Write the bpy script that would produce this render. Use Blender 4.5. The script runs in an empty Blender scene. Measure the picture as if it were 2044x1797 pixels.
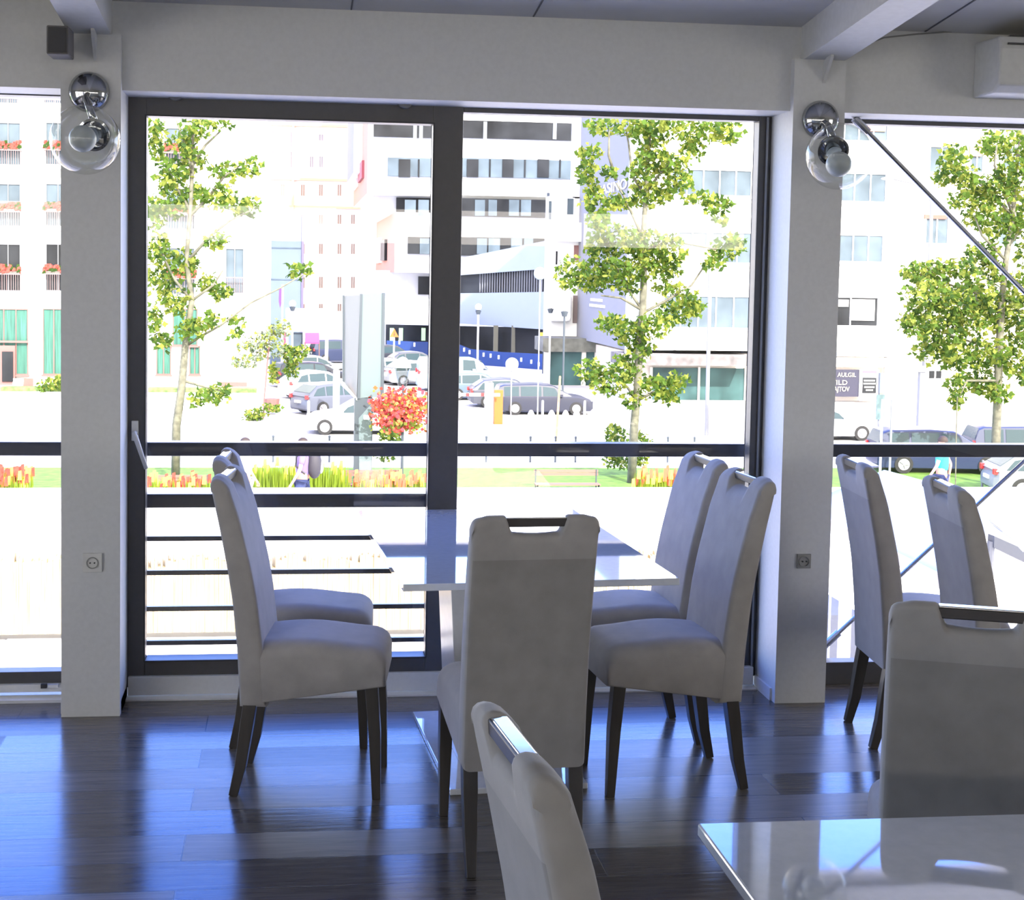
import bpy, math, random
from mathutils import Vector, Matrix
S = bpy.context.scene
COL = S.collection
PI = math.pi
rnd = random.Random(7)

# ------------------------------------------------------------------ camera
FPX, CX, CY, TILT, ROLL, YAW, EYE = 2817.47, 909.6, 725.13, .0635, .0167, .116, 1.6825
CF = Vector((math.sin(YAW)*math.cos(TILT), math.cos(YAW)*math.cos(TILT), -math.sin(TILT)))
_R = Vector((math.cos(YAW), -math.sin(YAW), 0)); _U = _R.cross(CF)
CR = _R*math.cos(ROLL)+_U*math.sin(ROLL); CU = -_R*math.sin(ROLL)+_U*math.cos(ROLL)
cam = bpy.data.cameras.new('camera'); camo = bpy.data.objects.new('camera', cam); COL.objects.link(camo)
M3 = Matrix((CR, CU, -CF)).transposed()
camo.matrix_world = Matrix.Translation((0, 0, EYE)) @ M3.to_4x4()
cam.sensor_fit = 'HORIZONTAL'; cam.sensor_width = 36; cam.lens = 36*FPX/2044
cam.shift_x = (1022-CX)/2044; cam.shift_y = (CY-898.5)/2044
cam.clip_start = .05; cam.clip_end = 600
S.camera = camo

def ray(u, v): return CF + CR*((u-CX)/FPX) - CU*((v-CY)/FPX)
def at(u, v, Y):                       # the point of the photograph (u, v) that stands at depth Y
    d = ray(u, v); return Vector((0, 0, EYE)) + d*(Y/d.y)
def onz(u, v, z):
    d = ray(u, v); return Vector((0, 0, EYE)) + d*((z-EYE)/d.z)

# ------------------------------------------------------------------ light
S.view_settings.view_transform = 'Standard'; S.view_settings.look = 'None'
S.view_settings.exposure = .52; S.view_settings.gamma = 1; S.view_settings.use_curve_mapping = False
W = bpy.data.worlds.new('sky'); S.world = W; W.use_nodes = True
nt = W.node_tree; nt.nodes.clear()
wo = nt.nodes.new('ShaderNodeOutputWorld'); bg = nt.nodes.new('ShaderNodeBackground')
tc = nt.nodes.new('ShaderNodeTexCoord'); sx = nt.nodes.new('ShaderNodeSeparateXYZ')
rp = nt.nodes.new('ShaderNodeValToRGB')
nt.links.new(tc.outputs['Generated'], sx.inputs[0]); nt.links.new(sx.outputs[2], rp.inputs[0])
vm = nt.nodes.new('ShaderNodeVectorMath'); vm.operation = 'DOT_PRODUCT'; vm.inputs[1].default_value = (.22, -.80, .56)
nt.links.new(tc.outputs['Generated'], vm.inputs[0])
mr = nt.nodes.new('ShaderNodeMapRange'); mr.inputs['From Min'].default_value = .0; mr.inputs['From Max'].default_value = .9
nt.links.new(vm.outputs['Value'], mr.inputs['Value'])
mw = nt.nodes.new('ShaderNodeMix'); mw.data_type = 'RGBA'; mw.inputs['B'].default_value = (1.25, 1.12, .98, 1)
nt.links.new(mr.outputs[0], mw.inputs['Factor']); nt.links.new(rp.outputs[0], mw.inputs['A'])
gr = nt.nodes.new('ShaderNodeMapRange'); gr.inputs['From Min'].default_value = -.06; gr.inputs['From Max'].default_value = 0
nt.links.new(sx.outputs[2], gr.inputs['Value'])
mg = nt.nodes.new('ShaderNodeMix'); mg.data_type = 'RGBA'; mg.inputs['A'].default_value = (.62, .57, .50, 1)
nt.links.new(gr.outputs[0], mg.inputs['Factor']); nt.links.new(mw.outputs['Result'], mg.inputs['B'])
nt.links.new(mg.outputs['Result'], bg.inputs[0]); nt.links.new(bg.outputs[0], wo.inputs[0])
e = rp.color_ramp.elements
e[0].position = 0; e[0].color = (.80, .86, 1, 1)
e[1].position = 1; e[1].color = (.06, .15, .75, 1)
x = rp.color_ramp.elements.new(.16); x.color = (.46, .68, 1.05, 1)
x = rp.color_ramp.elements.new(.38); x.color = (.10, .27, 1.10, 1)
bg.inputs[1].default_value = 4.6
sun = bpy.data.lights.new('sun', 'SUN'); sun.energy = 7; sun.angle = .01; sun.color = (1, .96, .9)
suno = bpy.data.objects.new('sun', sun); COL.objects.link(suno); suno.location = (20, -30, 30)
suno.rotation_euler = Vector((-.22, .80, -.56)).to_track_quat('-Z', 'Y').to_euler()
S.cycles.max_bounces = 8; S.cycles.diffuse_bounces = 4; S.cycles.glossy_bounces = 4
S.cycles.transparent_max_bounces = 12; S.cycles.transmission_bounces = 6
S.cycles.caustics_reflective = False; S.cycles.caustics_refractive = False
S.cycles.sample_clamp_indirect = 8

# ------------------------------------------------------------------ materials
MATS = {}
def mat(name, col, rough=.6, metal=0, spec=.5, noise=0, nscale=40, bump=0, stretch=None, coat=0, trans=0):
    if name in MATS: return MATS[name]
    m = bpy.data.materials.new(name); m.use_nodes = True; n = m.node_tree
    b = n.nodes['Principled BSDF']
    c = (*col, 1)
    b.inputs['Base Color'].default_value = c; b.inputs['Roughness'].default_value = rough
    b.inputs['Metallic'].default_value = metal; b.inputs['Specular IOR Level'].default_value = spec
    b.inputs['Coat Weight'].default_value = coat; b.inputs['Coat Roughness'].default_value = .03
    t = n.nodes.new('ShaderNodeTexCoord'); mp = n.nodes.new('ShaderNodeMapping')
    n.links.new(t.outputs['Object'], mp.inputs[0])
    if stretch: mp.inputs['Scale'].default_value = stretch
    ns = n.nodes.new('ShaderNodeTexNoise'); ns.inputs['Scale'].default_value = nscale
    ns.inputs['Detail'].default_value = 4
    n.links.new(mp.outputs[0], ns.inputs['Vector'])
    if noise or True:
        nz = noise or .04
        r = n.nodes.new('ShaderNodeValToRGB')
        r.color_ramp.elements[0].position = .3; r.color_ramp.elements[1].position = .7
        r.color_ramp.elements[0].color = tuple(min(1, x*(1-nz)) for x in col)+(1,)
        r.color_ramp.elements[1].color = tuple(min(1, x*(1+nz)) for x in col)+(1,)
        n.links.new(ns.outputs[0], r.inputs[0]); n.links.new(r.outputs[0], b.inputs['Base Color'])
    if bump:
        bp = n.nodes.new('ShaderNodeBump'); bp.inputs['Strength'].default_value = bump
        bp.inputs['Distance'].default_value = .002
        n.links.new(ns.outputs[0], bp.inputs['Height']); n.links.new(bp.outputs[0], b.inputs['Normal'])
    MATS[name] = m
    return m

def glass_mat(name, tint=(1, 1, 1), rim=.6):
    m = bpy.data.materials.new(name); m.use_nodes = True; n = m.node_tree; n.nodes.clear()
    o = n.nodes.new('ShaderNodeOutputMaterial'); mx = n.nodes.new('ShaderNodeMixShader')
    tr = n.nodes.new('ShaderNodeBsdfTransparent'); gl = n.nodes.new('ShaderNodeBsdfGlossy')
    lw = n.nodes.new('ShaderNodeLayerWeight'); lw.inputs[0].default_value = .5
    pw = n.nodes.new('ShaderNodeMath'); pw.operation = 'POWER'; pw.inputs[1].default_value = 3.2
    fr = n.nodes.new('ShaderNodeMath'); fr.operation = 'MULTIPLY_ADD'; fr.inputs[1].default_value = rim; fr.inputs[2].default_value = .03
    n.links.new(lw.outputs['Facing'], pw.inputs[0]); n.links.new(pw.outputs[0], fr.inputs[0])
    tr.inputs[0].default_value = (*tint, 1); gl.inputs['Roughness'].default_value = 0
    n.links.new(fr.outputs[0], mx.inputs[0]); n.links.new(tr.outputs[0], mx.inputs[1])
    n.links.new(gl.outputs[0], mx.inputs[2]); n.links.new(mx.outputs[0], o.inputs[0])
    MATS[name] = m; return m
def leaf_mat(name, col):
    m = bpy.data.materials.new(name); m.use_nodes = True; n = m.node_tree; n.nodes.clear()
    o = n.nodes.new('ShaderNodeOutputMaterial'); mx = n.nodes.new('ShaderNodeMixShader')
    d = n.nodes.new('ShaderNodeBsdfDiffuse'); t = n.nodes.new('ShaderNodeBsdfTranslucent')
    d.inputs[0].default_value = (*col, 1); t.inputs[0].default_value = (col[0]*1.3, col[1]*1.2, col[2]*.6, 1)
    mx.inputs[0].default_value = .5
    n.links.new(d.outputs[0], mx.inputs[1]); n.links.new(t.outputs[0], mx.inputs[2]); n.links.new(mx.outputs[0], o.inputs[0])
    MATS[name] = m; return m

wallm = mat('white_paint', (.62, .63, .62), .55, noise=.03, nscale=60, bump=.1)
ceilm = mat('ceiling_board', (.50, .50, .47), .8, noise=.03, nscale=8)
beamm = mat('beam_paint', (.58, .59, .57), .5)
framem = mat('anthracite_frame', (.070, .068, .066), .35, spec=.5)
graym = mat('dark_rail', (.035, .038, .05), .22, spec=.6)
glassm = glass_mat('window_glass')
bulbglass = glass_mat('lamp_glass', (.96, .97, .96), .75)
chrome = mat('chrome', (.62, .63, .65), .08, 1)
darkchrome = mat('dark_chrome', (.45, .46, .47), .07, 1)
frost = mat('frosted_bulb', (.42, .46, .46), .3)
plast = mat('white_plastic', (.66, .66, .62), .4)
plastd = mat('socket_recess', (.30, .30, .27), .5)
black = mat('black_plastic', (.03, .03, .032), .45)
spk = mat('speaker_cloth', (.13, .125, .12), .7)
wood = mat('dark_wood_leg', (.045, .040, .034), .32, noise=.3, nscale=20, stretch=(1, 1, .1))
lacq = mat('white_lacquer', (.66, .68, .69), .045, spec=.8, coat=1)
lacq.node_tree.nodes['Principled BSDF'].inputs['Coat IOR'].default_value = 1.75
lacqside = mat('cream_table_edge', (.62, .60, .53), .25)
steel = mat('brushed_steel', (.45, .46, .48), .22, 1)

def fabric():
    m = bpy.data.materials.new('taupe_suede'); m.use_nodes = True; n = m.node_tree; b = n.nodes['Principled BSDF']
    b.inputs['Roughness'].default_value = .85; b.inputs['Specular IOR Level'].default_value = .2
    b.inputs['Sheen Weight'].default_value = .35; b.inputs['Sheen Roughness'].default_value = .4
    t = n.nodes.new('ShaderNodeTexCoord')
    ns = n.nodes.new('ShaderNodeTexNoise'); ns.inputs['Scale'].default_value = 14; ns.inputs['Detail'].default_value = 6
    nf = n.nodes.new('ShaderNodeTexNoise'); nf.inputs['Scale'].default_value = 500
    r = n.nodes.new('ShaderNodeValToRGB')
    r.color_ramp.elements[0].position = .3; r.color_ramp.elements[0].color = (.305, .29, .27, 1)
    r.color_ramp.elements[1].position = .75; r.color_ramp.elements[1].color = (.37, .35, .325, 1)
    n.links.new(t.outputs['Object'], ns.inputs['Vector']); n.links.new(t.outputs['Object'], nf.inputs['Vector'])
    n.links.new(ns.outputs[0], r.inputs[0])
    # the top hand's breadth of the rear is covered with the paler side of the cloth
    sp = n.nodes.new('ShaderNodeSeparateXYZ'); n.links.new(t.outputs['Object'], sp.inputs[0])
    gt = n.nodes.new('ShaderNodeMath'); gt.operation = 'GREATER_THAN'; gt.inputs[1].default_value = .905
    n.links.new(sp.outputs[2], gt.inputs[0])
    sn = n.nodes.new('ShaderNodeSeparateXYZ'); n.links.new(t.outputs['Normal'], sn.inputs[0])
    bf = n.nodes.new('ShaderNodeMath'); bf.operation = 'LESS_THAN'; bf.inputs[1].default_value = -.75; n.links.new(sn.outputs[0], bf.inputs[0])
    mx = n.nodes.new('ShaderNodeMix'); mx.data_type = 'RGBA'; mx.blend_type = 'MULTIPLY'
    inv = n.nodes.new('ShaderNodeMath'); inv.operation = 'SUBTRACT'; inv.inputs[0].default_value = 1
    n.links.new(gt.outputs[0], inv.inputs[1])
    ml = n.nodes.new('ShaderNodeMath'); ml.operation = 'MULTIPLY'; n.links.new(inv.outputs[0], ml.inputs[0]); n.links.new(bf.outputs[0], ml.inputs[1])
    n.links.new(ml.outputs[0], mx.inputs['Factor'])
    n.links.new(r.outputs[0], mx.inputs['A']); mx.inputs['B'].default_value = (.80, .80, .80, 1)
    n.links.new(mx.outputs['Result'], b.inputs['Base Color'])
    bp = n.nodes.new('ShaderNodeBump'); bp.inputs['Strength'].default_value = .25; bp.inputs['Distance'].default_value = .001
    n.links.new(nf.outputs[0], bp.inputs['Height']); n.links.new(bp.outputs[0], b.inputs['Normal'])
    return m
fabm = fabric()

def floor_mat():
    m = bpy.data.materials.new('oiled_oak_planks'); m.use_nodes = True; n = m.node_tree; b = n.nodes['Principled BSDF']
    t = n.nodes.new('ShaderNodeTexCoord')
    mp0 = n.nodes.new('ShaderNodeMapping'); mp0.inputs['Location'].default_value = (.3, .012, 0)
    n.links.new(t.outputs['Object'], mp0.inputs[0])
    br = n.nodes.new('ShaderNodeTexBrick'); br.offset = .37; br.inputs['Scale'].default_value = 1
    br.inputs['Brick Width'].default_value = 1.9; br.inputs['Row Height'].default_value = .19
    br.inputs['Mortar Size'].default_value = .0022; br.inputs['Color1'].default_value = (0, 0, 0, 1)
    br.inputs['Color2'].default_value = (1, 1, 1, 1); br.inputs['Mortar'].default_value = (.5, .5, .5, 1)
    n.links.new(mp0.outputs[0], br.inputs['Vector'])
    mp = n.nodes.new('ShaderNodeMapping'); mp.inputs['Scale'].default_value = (1.2, 16, 1)
    n.links.new(t.outputs['Object'], mp.inputs[0])
    ns = n.nodes.new('ShaderNodeTexNoise'); ns.inputs['Scale'].default_value = 3; ns.inputs['Detail'].default_value = 8
    ns.inputs['Roughness'].default_value = .65; ns.inputs['Distortion'].default_value = .8
    n.links.new(mp.outputs[0], ns.inputs['Vector'])
    r = n.nodes.new('ShaderNodeValToRGB')
    r.color_ramp.elements[0].position = .3; r.color_ramp.elements[0].color = (.085, .072, .058, 1)
    r.color_ramp.elements[1].position = .72; r.color_ramp.elements[1].color = (.175, .155, .125, 1)
    n.links.new(ns.outputs[0], r.inputs[0])
    mx = n.nodes.new('ShaderNodeMix'); mx.data_type = 'RGBA'; mx.blend_type = 'MULTIPLY'; mx.inputs['Factor'].default_value = 1
    r2 = n.nodes.new('ShaderNodeValToRGB'); r2.color_ramp.elements[0].color = (.72, .72, .72, 1); r2.color_ramp.elements[1].color = (1.15, 1.12, 1.05, 1)
    n.links.new(br.outputs['Color'], r2.inputs[0])
    n.links.new(r.outputs[0], mx.inputs['A']); n.links.new(r2.outputs[0], mx.inputs['B'])
    dk = n.nodes.new('ShaderNodeMix'); dk.data_type = 'RGBA'
    n.links.new(br.outputs['Fac'], dk.inputs['Factor']); n.links.new(mx.outputs['Result'], dk.inputs['A'])
    dk.inputs['B'].default_value = (.02, .018, .015, 1)
    n.links.new(dk.outputs['Result'], b.inputs['Base Color'])
    rr = n.nodes.new('ShaderNodeMapRange'); rr.inputs['To Min'].default_value = .13; rr.inputs['To Max'].default_value = .36
    n.links.new(br.outputs['Color'], rr.inputs['Value']); n.links.new(rr.outputs[0], b.inputs['Roughness'])
    b.inputs['Specular IOR Level'].default_value = .5
    cw = n.nodes.new('ShaderNodeMapRange'); cw.inputs['To Min'].default_value = .22; cw.inputs['To Max'].default_value = .0
    n.links.new(br.outputs['Color'], cw.inputs['Value']); n.links.new(cw.outputs[0], b.inputs['Coat Weight']); b.inputs['Coat Roughness'].default_value = .13; b.inputs['Coat IOR'].default_value = 1.6
    sb = n.nodes.new('ShaderNodeMath'); sb.operation = 'SUBTRACT'
    n.links.new(ns.outputs[0], sb.inputs[0]); n.links.new(br.outputs['Fac'], sb.inputs[1])
    bp = n.nodes.new('ShaderNodeBump'); bp.inputs['Strength'].default_value = .35; bp.inputs['Distance'].default_value = .0012
    n.links.new(sb.outputs[0], bp.inputs['Height']); n.links.new(bp.outputs[0], b.inputs['Normal'])
    return m
floorm = floor_mat()

# exterior materials
stucco = mat('white_stucco', (.80, .80, .78), .9, noise=.03, nscale=2)
cream = mat('cream_stucco', (.80, .74, .66), .9)
orange = mat('salmon_panel', (.50, .22, .14), .8)
paleblue = mat('pale_blue_panel', (.30, .35, .40), .6, noise=.05, nscale=.3)
bluegray = mat('blue_gray_side', (.21, .215, .235), .9)
pglass = mat('pale_window_pane', (.09, .12, .145), .35, spec=.15, noise=.3, nscale=.6)
dglass = mat('dark_window_pane', (.022, .024, .027), .3, spec=.12, noise=.6, nscale=.35)
tealglass = mat('teal_shop_pane', (.05, .11, .11), .3, spec=.2, noise=.6, nscale=.5)
curtain = mat('green_curtain', (.035, .125, .095), .8, noise=.5, nscale=5, stretch=(3, 3, .1))
brown = mat('brown_frame', (.20, .10, .09), .7)
redflower = mat('red_geraniums', (.42, .045, .03), .8, noise=.5, nscale=8)
asphalt = mat('pale_asphalt', (.42, .41, .40), .95, noise=.06, nscale=.4)  # one even pale gray for the street
pave = mat('pale_paving', (.62, .60, .57), .95, noise=.05, nscale=.5)
conc = mat('white_concrete', (.80, .79, .76), .9, noise=.05, nscale=1.5)
concd = mat('weathered_stone', (.40, .38, .35), .95, noise=.35, nscale=3)
reed = mat('reed_screen', (.40, .32, .20), .9, noise=.5, nscale=6, stretch=(12, 12, .35))
grass = mat('lawn_green', (.10, .20, .022), .95, noise=.35, nscale=3)
barkm = mat('plane_bark', (.14, .135, .10), .9, noise=.4, nscale=6)
leafA = leaf_mat('leaf_green', (.105, .18, .035)); leafB = leaf_mat('leaf_yellow_green', (.27, .31, .07))
leafC = leaf_mat('leaf_dark_green', (.055, .105, .03))
hedge = mat('hedge_green', (.12, .19, .06), .95, noise=.6, nscale=4)
bluef = mat('blue_hoarding', (.012, .045, .20), .6, noise=.15, nscale=.5)
wht = mat('white_enamel', (.82, .82, .82), .4)
ltgray = mat('light_gray_metal', (.20, .21, .23), .4)
dkmetal = mat('dark_blue_gray_metal', (.05, .065, .08), .5)
tyre = mat('black_tyre', (.02, .02, .02), .8); rim = mat('alloy_rim', (.3, .3, .32), .4, 0)
orangem = mat('orange_enamel', (.42, .11, .015), .5); redm = mat('red_enamel', (.6, .03, .03), .5)
pinkm = mat('pink_canvas', (.70, .05, .16), .8)
skin = mat('skin', (.48, .24, .16), .6); hairm = mat('dark_hair', (.03, .018, .012), .7)
teal = mat('turquoise_shirt', (.02, .30, .36), .8); jeans = mat('navy_trousers', (.03, .045, .12), .8)
purple = mat('violet_gray_door', (.12, .10, .20), .6)

# ------------------------------------------------------------------ mesh builder
class MB:
    def __init__(s): s.v = []; s.f = []; s.m = []
    def add(s, vs, fs, mi=0):
        o = len(s.v); s.v += [tuple(p) for p in vs]
        for f in fs: s.f.append([i+o for i in f]); s.m.append(mi)
        return s
    def box(s, x0, x1, y0, y1, z0, z1, mi=0):
        vs = [(x, y, z) for z in (z0, z1) for y in (y0, y1) for x in (x0, x1)]
        return s.add(vs, [(0, 2, 3, 1), (4, 5, 7, 6), (0, 1, 5, 4), (2, 6, 7, 3), (0, 4, 6, 2), (1, 3, 7, 5)], mi)
    def prism(s, pts, z0, z1, mi=0):       # plan polygon (ccw) between two heights
        n = len(pts)
        vs = [(p[0], p[1], z0) for p in pts]+[(p[0], p[1], z1) for p in pts]
        fs = [tuple(range(n-1, -1, -1)), tuple(range(n, 2*n))]+[(i, (i+1) % n, (i+1) % n+n, i+n) for i in range(n)]
        return s.add(vs, fs, mi)
    def extr(s, pts, d, mi=0):             # any planar 3d polygon pushed along vector d
        n = len(pts); d = Vector(d)
        vs = [Vector(p) for p in pts]+[Vector(p)+d for p in pts]
        fs = [tuple(range(n)), tuple(range(2*n-1, n-1, -1))]+[((i+1) % n, i, i+n, (i+1) % n+n) for i in range(n)]
        return s.add(vs, fs, mi)
    def tube(s, pts, rs, n=10, mi=0, cap=True, sq=False):
        pts = [Vector(p) for p in pts]
        if not hasattr(rs, '__len__'): rs = [rs]*len(pts)
        rings = []; ref = None
        for i, p in enumerate(pts):
            d = (pts[min(i+1, len(pts)-1)]-pts[max(i-1, 0)]).normalized()
            if ref is None:
                ref = Vector((1, 0, 0)) if abs(d.x) < .8 else Vector((0, 1, 0))
            a = (ref-d*ref.dot(d)).normalized(); b = d.cross(a); ref = a
            rr = []
            for k in range(n):
                t = 2*PI*(k+(.5 if sq else 0))/n; rr.append(p+(a*math.cos(t)+b*math.sin(t))*rs[i]*(1.414 if sq else 1))
            rings.append(rr)
        vs = [q for r in rings for q in r]; fs = []
        for i in range(len(pts)-1):
            for k in range(n):
                fs.append((i*n+k, i*n+(k+1) % n, (i+1)*n+(k+1) % n, (i+1)*n+k))
        if cap: fs += [tuple(range(n-1, -1, -1)), tuple(range(len(vs)-n, len(vs)))]
        return s.add(vs, fs, mi)
    def lathe(s, prof, c=(0, 0, 0), axis=(0, 0, 1), n=24, mi=0):   # prof: list (r, h)
        ax = Vector(axis).normalized(); a = Vector((1, 0, 0)) if abs(ax.x) < .8 else Vector((0, 1, 0))
        a = (a-ax*a.dot(ax)).normalized(); b = ax.cross(a); c = Vector(c)
        vs = []
        for r, h in prof:
            for k in range(n):
                t = 2*PI*k/n; vs.append(c+ax*h+(a*math.cos(t)+b*math.sin(t))*max(r, 1e-5))
        fs = []
        for i in range(len(prof)-1):
            for k in range(n): fs.append((i*n+k, i*n+(k+1) % n, (i+1)*n+(k+1) % n, (i+1)*n+k))
        return s.add(vs, fs, mi)
    def ball(s, c, r, n=16, mi=0, sc=(1, 1, 1), a0=-PI/2, a1=PI/2):
        pr = [(r*math.cos(a0+(a1-a0)*i/(n//2)), r*math.sin(a0+(a1-a0)*i/(n//2))) for i in range(n//2+1)]
        k = len(s.v); s.lathe(pr, (0, 0, 0), (0, 0, 1), n, mi)
        for i in range(k, len(s.v)):
            p = s.v[i]; s.v[i] = (p[0]*sc[0]+c[0], p[1]*sc[1]+c[1], p[2]*sc[2]+c[2])
        return s
    def build(s, name, mats, parent=None, off=None, smooth=False, bevel=0, seg=2, fix=True, auto=None):
        if not isinstance(mats, (list, tuple)): mats = [mats]
        o3 = Vector(off) if off is not None else (OFF.get(parent.name, Vector((0, 0, 0))) if parent else None)
        if o3 is None:
            xs = [p[0] for p in s.v]; ys = [p[1] for p in s.v]; zs = [p[2] for p in s.v]
            o3 = Vector(((min(xs)+max(xs))/2, (min(ys)+max(ys))/2, min(zs)))
        me = bpy.data.meshes.new(name)
        me.from_pydata([(p[0]-o3.x, p[1]-o3.y, p[2]-o3.z) for p in s.v], [], s.f)
        for m in mats: me.materials.append(m)
        me.polygons.foreach_set('material_index', s.m)
        if smooth: me.polygons.foreach_set('use_smooth', [True]*len(s.f))
        me.update()
        if fix:
            import bmesh
            bm = bmesh.new(); bm.from_mesh(me)
            bmesh.ops.remove_doubles(bm, verts=bm.verts, dist=1e-5)
            bmesh.ops.recalc_face_normals(bm, faces=bm.faces); bm.to_mesh(me); bm.free()
        if smooth and auto: me.set_sharp_from_angle(angle=auto)
        ob = bpy.data.objects.new(name, me); COL.objects.link(ob)
        if parent: ob.parent = parent
        else: ob.location = o3
        if parent: OFF[ob.name] = OFF.get(parent.name, Vector((0, 0, 0))) if off is None else Vector(off)
        else: OFF[ob.name] = o3
        if bevel:
            b = ob.modifiers.new('bevel', 'BEVEL'); b.width = bevel; b.segments = seg; b.limit_method = 'ANGLE'
        return ob
OFF = {}
def thing(name, label, cat, loc, group=None, rz=0, local=False):
    o = bpy.data.objects.new(name, None); COL.objects.link(o); o.location = loc; o.rotation_euler = (0, 0, rz)
    o.empty_display_size = .1
    o['label'] = label; o['category'] = cat
    if group: o['group'] = group
    OFF[o.name] = Vector((0, 0, 0)) if local else Vector(loc)
    return o
def tag(o, label, cat, group=None, kind=None):
    if label: o['label'] = label
    if cat: o['category'] = cat
    if group: o['group'] = group
    if kind: o['kind'] = kind
    return o
def struct(o): o['kind'] = 'structure'; return o
def box(x0, x1, y0, y1, z0, z1): return MB().box(x0, x1, y0, y1, z0, z1)

# ================================================================== ROOM SHELL
YG = 5.60                                  # glass plane
CLx, CLX, CRx, CRX = -.844, -.629, 1.917, 2.124
XL, XR, YB = -5.2, 6.6, -5.2
def zc(y): return 2.662+(5.33-y)*math.tan(math.radians(6.6))   # pitched ceiling
struct(box(XL-.2, XR+.2, YB, 5.78, -.12, 0).build('floor', floorm, off=(0, 0, 0)))
c = MB(); c.extr([(XL-.2, 5.9, zc(5.9)), (XL-.2, YB, zc(YB)), (XL-.2, YB, zc(YB)+.2), (XL-.2, 5.9, zc(5.9)+.2)], (XR-XL+.4, 0, 0))
struct(c.build('ceiling', ceilm))
# thin dark joints between the ceiling boards
for i, (u, v) in enumerate(((700, 14), (1065, 28), (1850, 70))):
    p = at(u, v, 5.33); j = MB()
    j.extr([(p.x, 5.35, zc(5.35)-.003), (p.x, YB, zc(YB)-.003), (p.x, YB, zc(YB)+.01), (p.x, 5.35, zc(5.35)+.01)], (.006, 0, 0))
    struct(j.build('trim_%d' % (i+1), mat('dark_joint', (.12, .12, .12), .9)))
for nm, xa_, xb_ in (('wall_left', XL-.2, XL), ('wall_right', XR, XR+.2)):
    m = MB(); m.box(xa_, xb_, YB, 5.78, 0, .6).box(xa_, xb_, YB, 5.78, 2.6, zc(YB)+.1)
    for ya, yb_ in (((YB, -4.8), (-2.6, -2.3), (-.1, .2), (2.4, 5.78)) if nm == 'wall_left' else ((YB, -.1), (2.4, 5.78))): m.box(xa_, xb_, ya, yb_, .6, 2.6)  # unseen side wall openings, added to let in more light
    struct(m.build(nm, wallm))
bk = MB(); ZT = zc(YB)+.1
bk.box(XL, XR, YB-.2, YB, 0, 2.02).box(XL, XR, YB-.2, YB, 2.42, ZT)
for x0, x1 in ((XL, -4.6), (-2.2, -1.9), (.5, .8), (3.1, 3.4), (5.8, XR)): bk.box(x0, x1, YB-.2, YB, 2.02, 2.42)
struct(bk.build('wall_back', wallm))
# header over the glazing
struct(box(XL, XR, 5.36, 5.74, 2.335, 2.80).build('wall_front', wallm))
for x0, x1 in ((XL, -3.60), (4.88, XR)): struct(box(x0, x1, 5.36, 5.74, 0, 2.335).build('wall_front', wallm))
# columns
for i, (x0, x1, nm) in enumerate(((CLx, CLX, 'a'), (CRx, CRX, 'b'), (-3.60, -3.39, 'c'), (4.67, 4.88, 'd'))):
    cb = box(x0, x1, 5.321, 5.70, 0, 2.532)
    struct(cb.build('trim_%d' % (10+i), wallm))
for i, x0 in enumerate((CLx, CRx)):
    struct(box(x0-.008, x0+.215, 5.36, 5.55, 0, .05).build('baseboard_front', wallm))
# sloping roof beams from the columns towards the camera
for i, (x0, x1) in enumerate(((-.815, -.665), (1.953, 2.118))):
    b = MB(); k = .132
    b.extr([(x0, 5.40, zc(5.40)-k), (x0, YB, zc(YB)-k*2.0), (x0, YB, zc(YB)+.02), (x0, 5.40, zc(5.40)+.02)], (x1-x0, 0, 0))
    struct(b.build('trim_%d' % (20+i), beamm))
    f = MB(); xm = (x0+x1)/2 + (.0 if i else .02)
    f.extr([(xm-.006, 5.321, 2.52), (xm-.006, 5.24, 2.55), (xm-.006, 5.24, 2.53), (xm-.006, 5.321, 2.44 if i else 2.43)], (.012, 0, 0))
    tag(f.build('beam_bracket', beamm), ('small fin bracket under the roof beam on the left column', 'small fin bracket under the roof beam on the right column')[i], 'bracket', 'fin brackets at the column tops')

# ---- glazing.  window_1 left bay, door_1 + window_2 middle bay, window_3 right bay
def frame_rect(mb, x0, x1, z0, z1, wl, wr, wb, wt, y0, y1, mi=0):
    mb.box(x0, x0+wl, y0, y1, z0, z1, mi); mb.box(x1-wr, x1, y0, y1, z0, z1, mi)
    mb.box(x0+wl, x1-wr, y0, y1, z0, z0+wb, mi); mb.box(x0+wl, x1-wr, y0, y1, z1-wt, z1, mi)
def window(n, x0, x1, z0, z1, wl, wr, wb, wt):
    m = MB(); frame_rect(m, x0, x1, z0, z1, wl, wr, wb, wt, 5.565, 5.635)
    w = struct(m.build('window_%d' % n, framem, bevel=.003))
    g = box(x0+wl-.005, x1-wr+.005, YG-.003, YG+.003, z0+wb-.005, z1-wt+.005).build('window_pane', glassm, w)
    return w
window(1, -3.39, CLx, .03, 2.36, .04, .03, .075, .03)
window(3, CRX, 4.67, .0, 2.36, .03, .04, .092, .042)
w2 = window(2, .645, 1.917, .04, 2.36, .018, .052, .097, .044)
m = MB(); frame_rect(m, -.640, .662, .04, 2.36, .078, .118, .106, .094, 5.555, 5.64)
d1 = struct(m.build('door_1', framem, bevel=.003))
box(-.565, .548, YG-.003, YG+.003, .14, 2.27).build('door_pane', glassm, d1)
# rubber seals
sm = MB(); frame_rect(sm, -.566, .549, .14, 2.271, .006, .006, .006, .006, 5.550, 5.556); sm.build('door_seal', black, d1)
m = MB()
m.box(1.893, 1.899, 5.548, 5.560, .05, 2.33); m.build('frame_bead', ltgray, w2)
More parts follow.
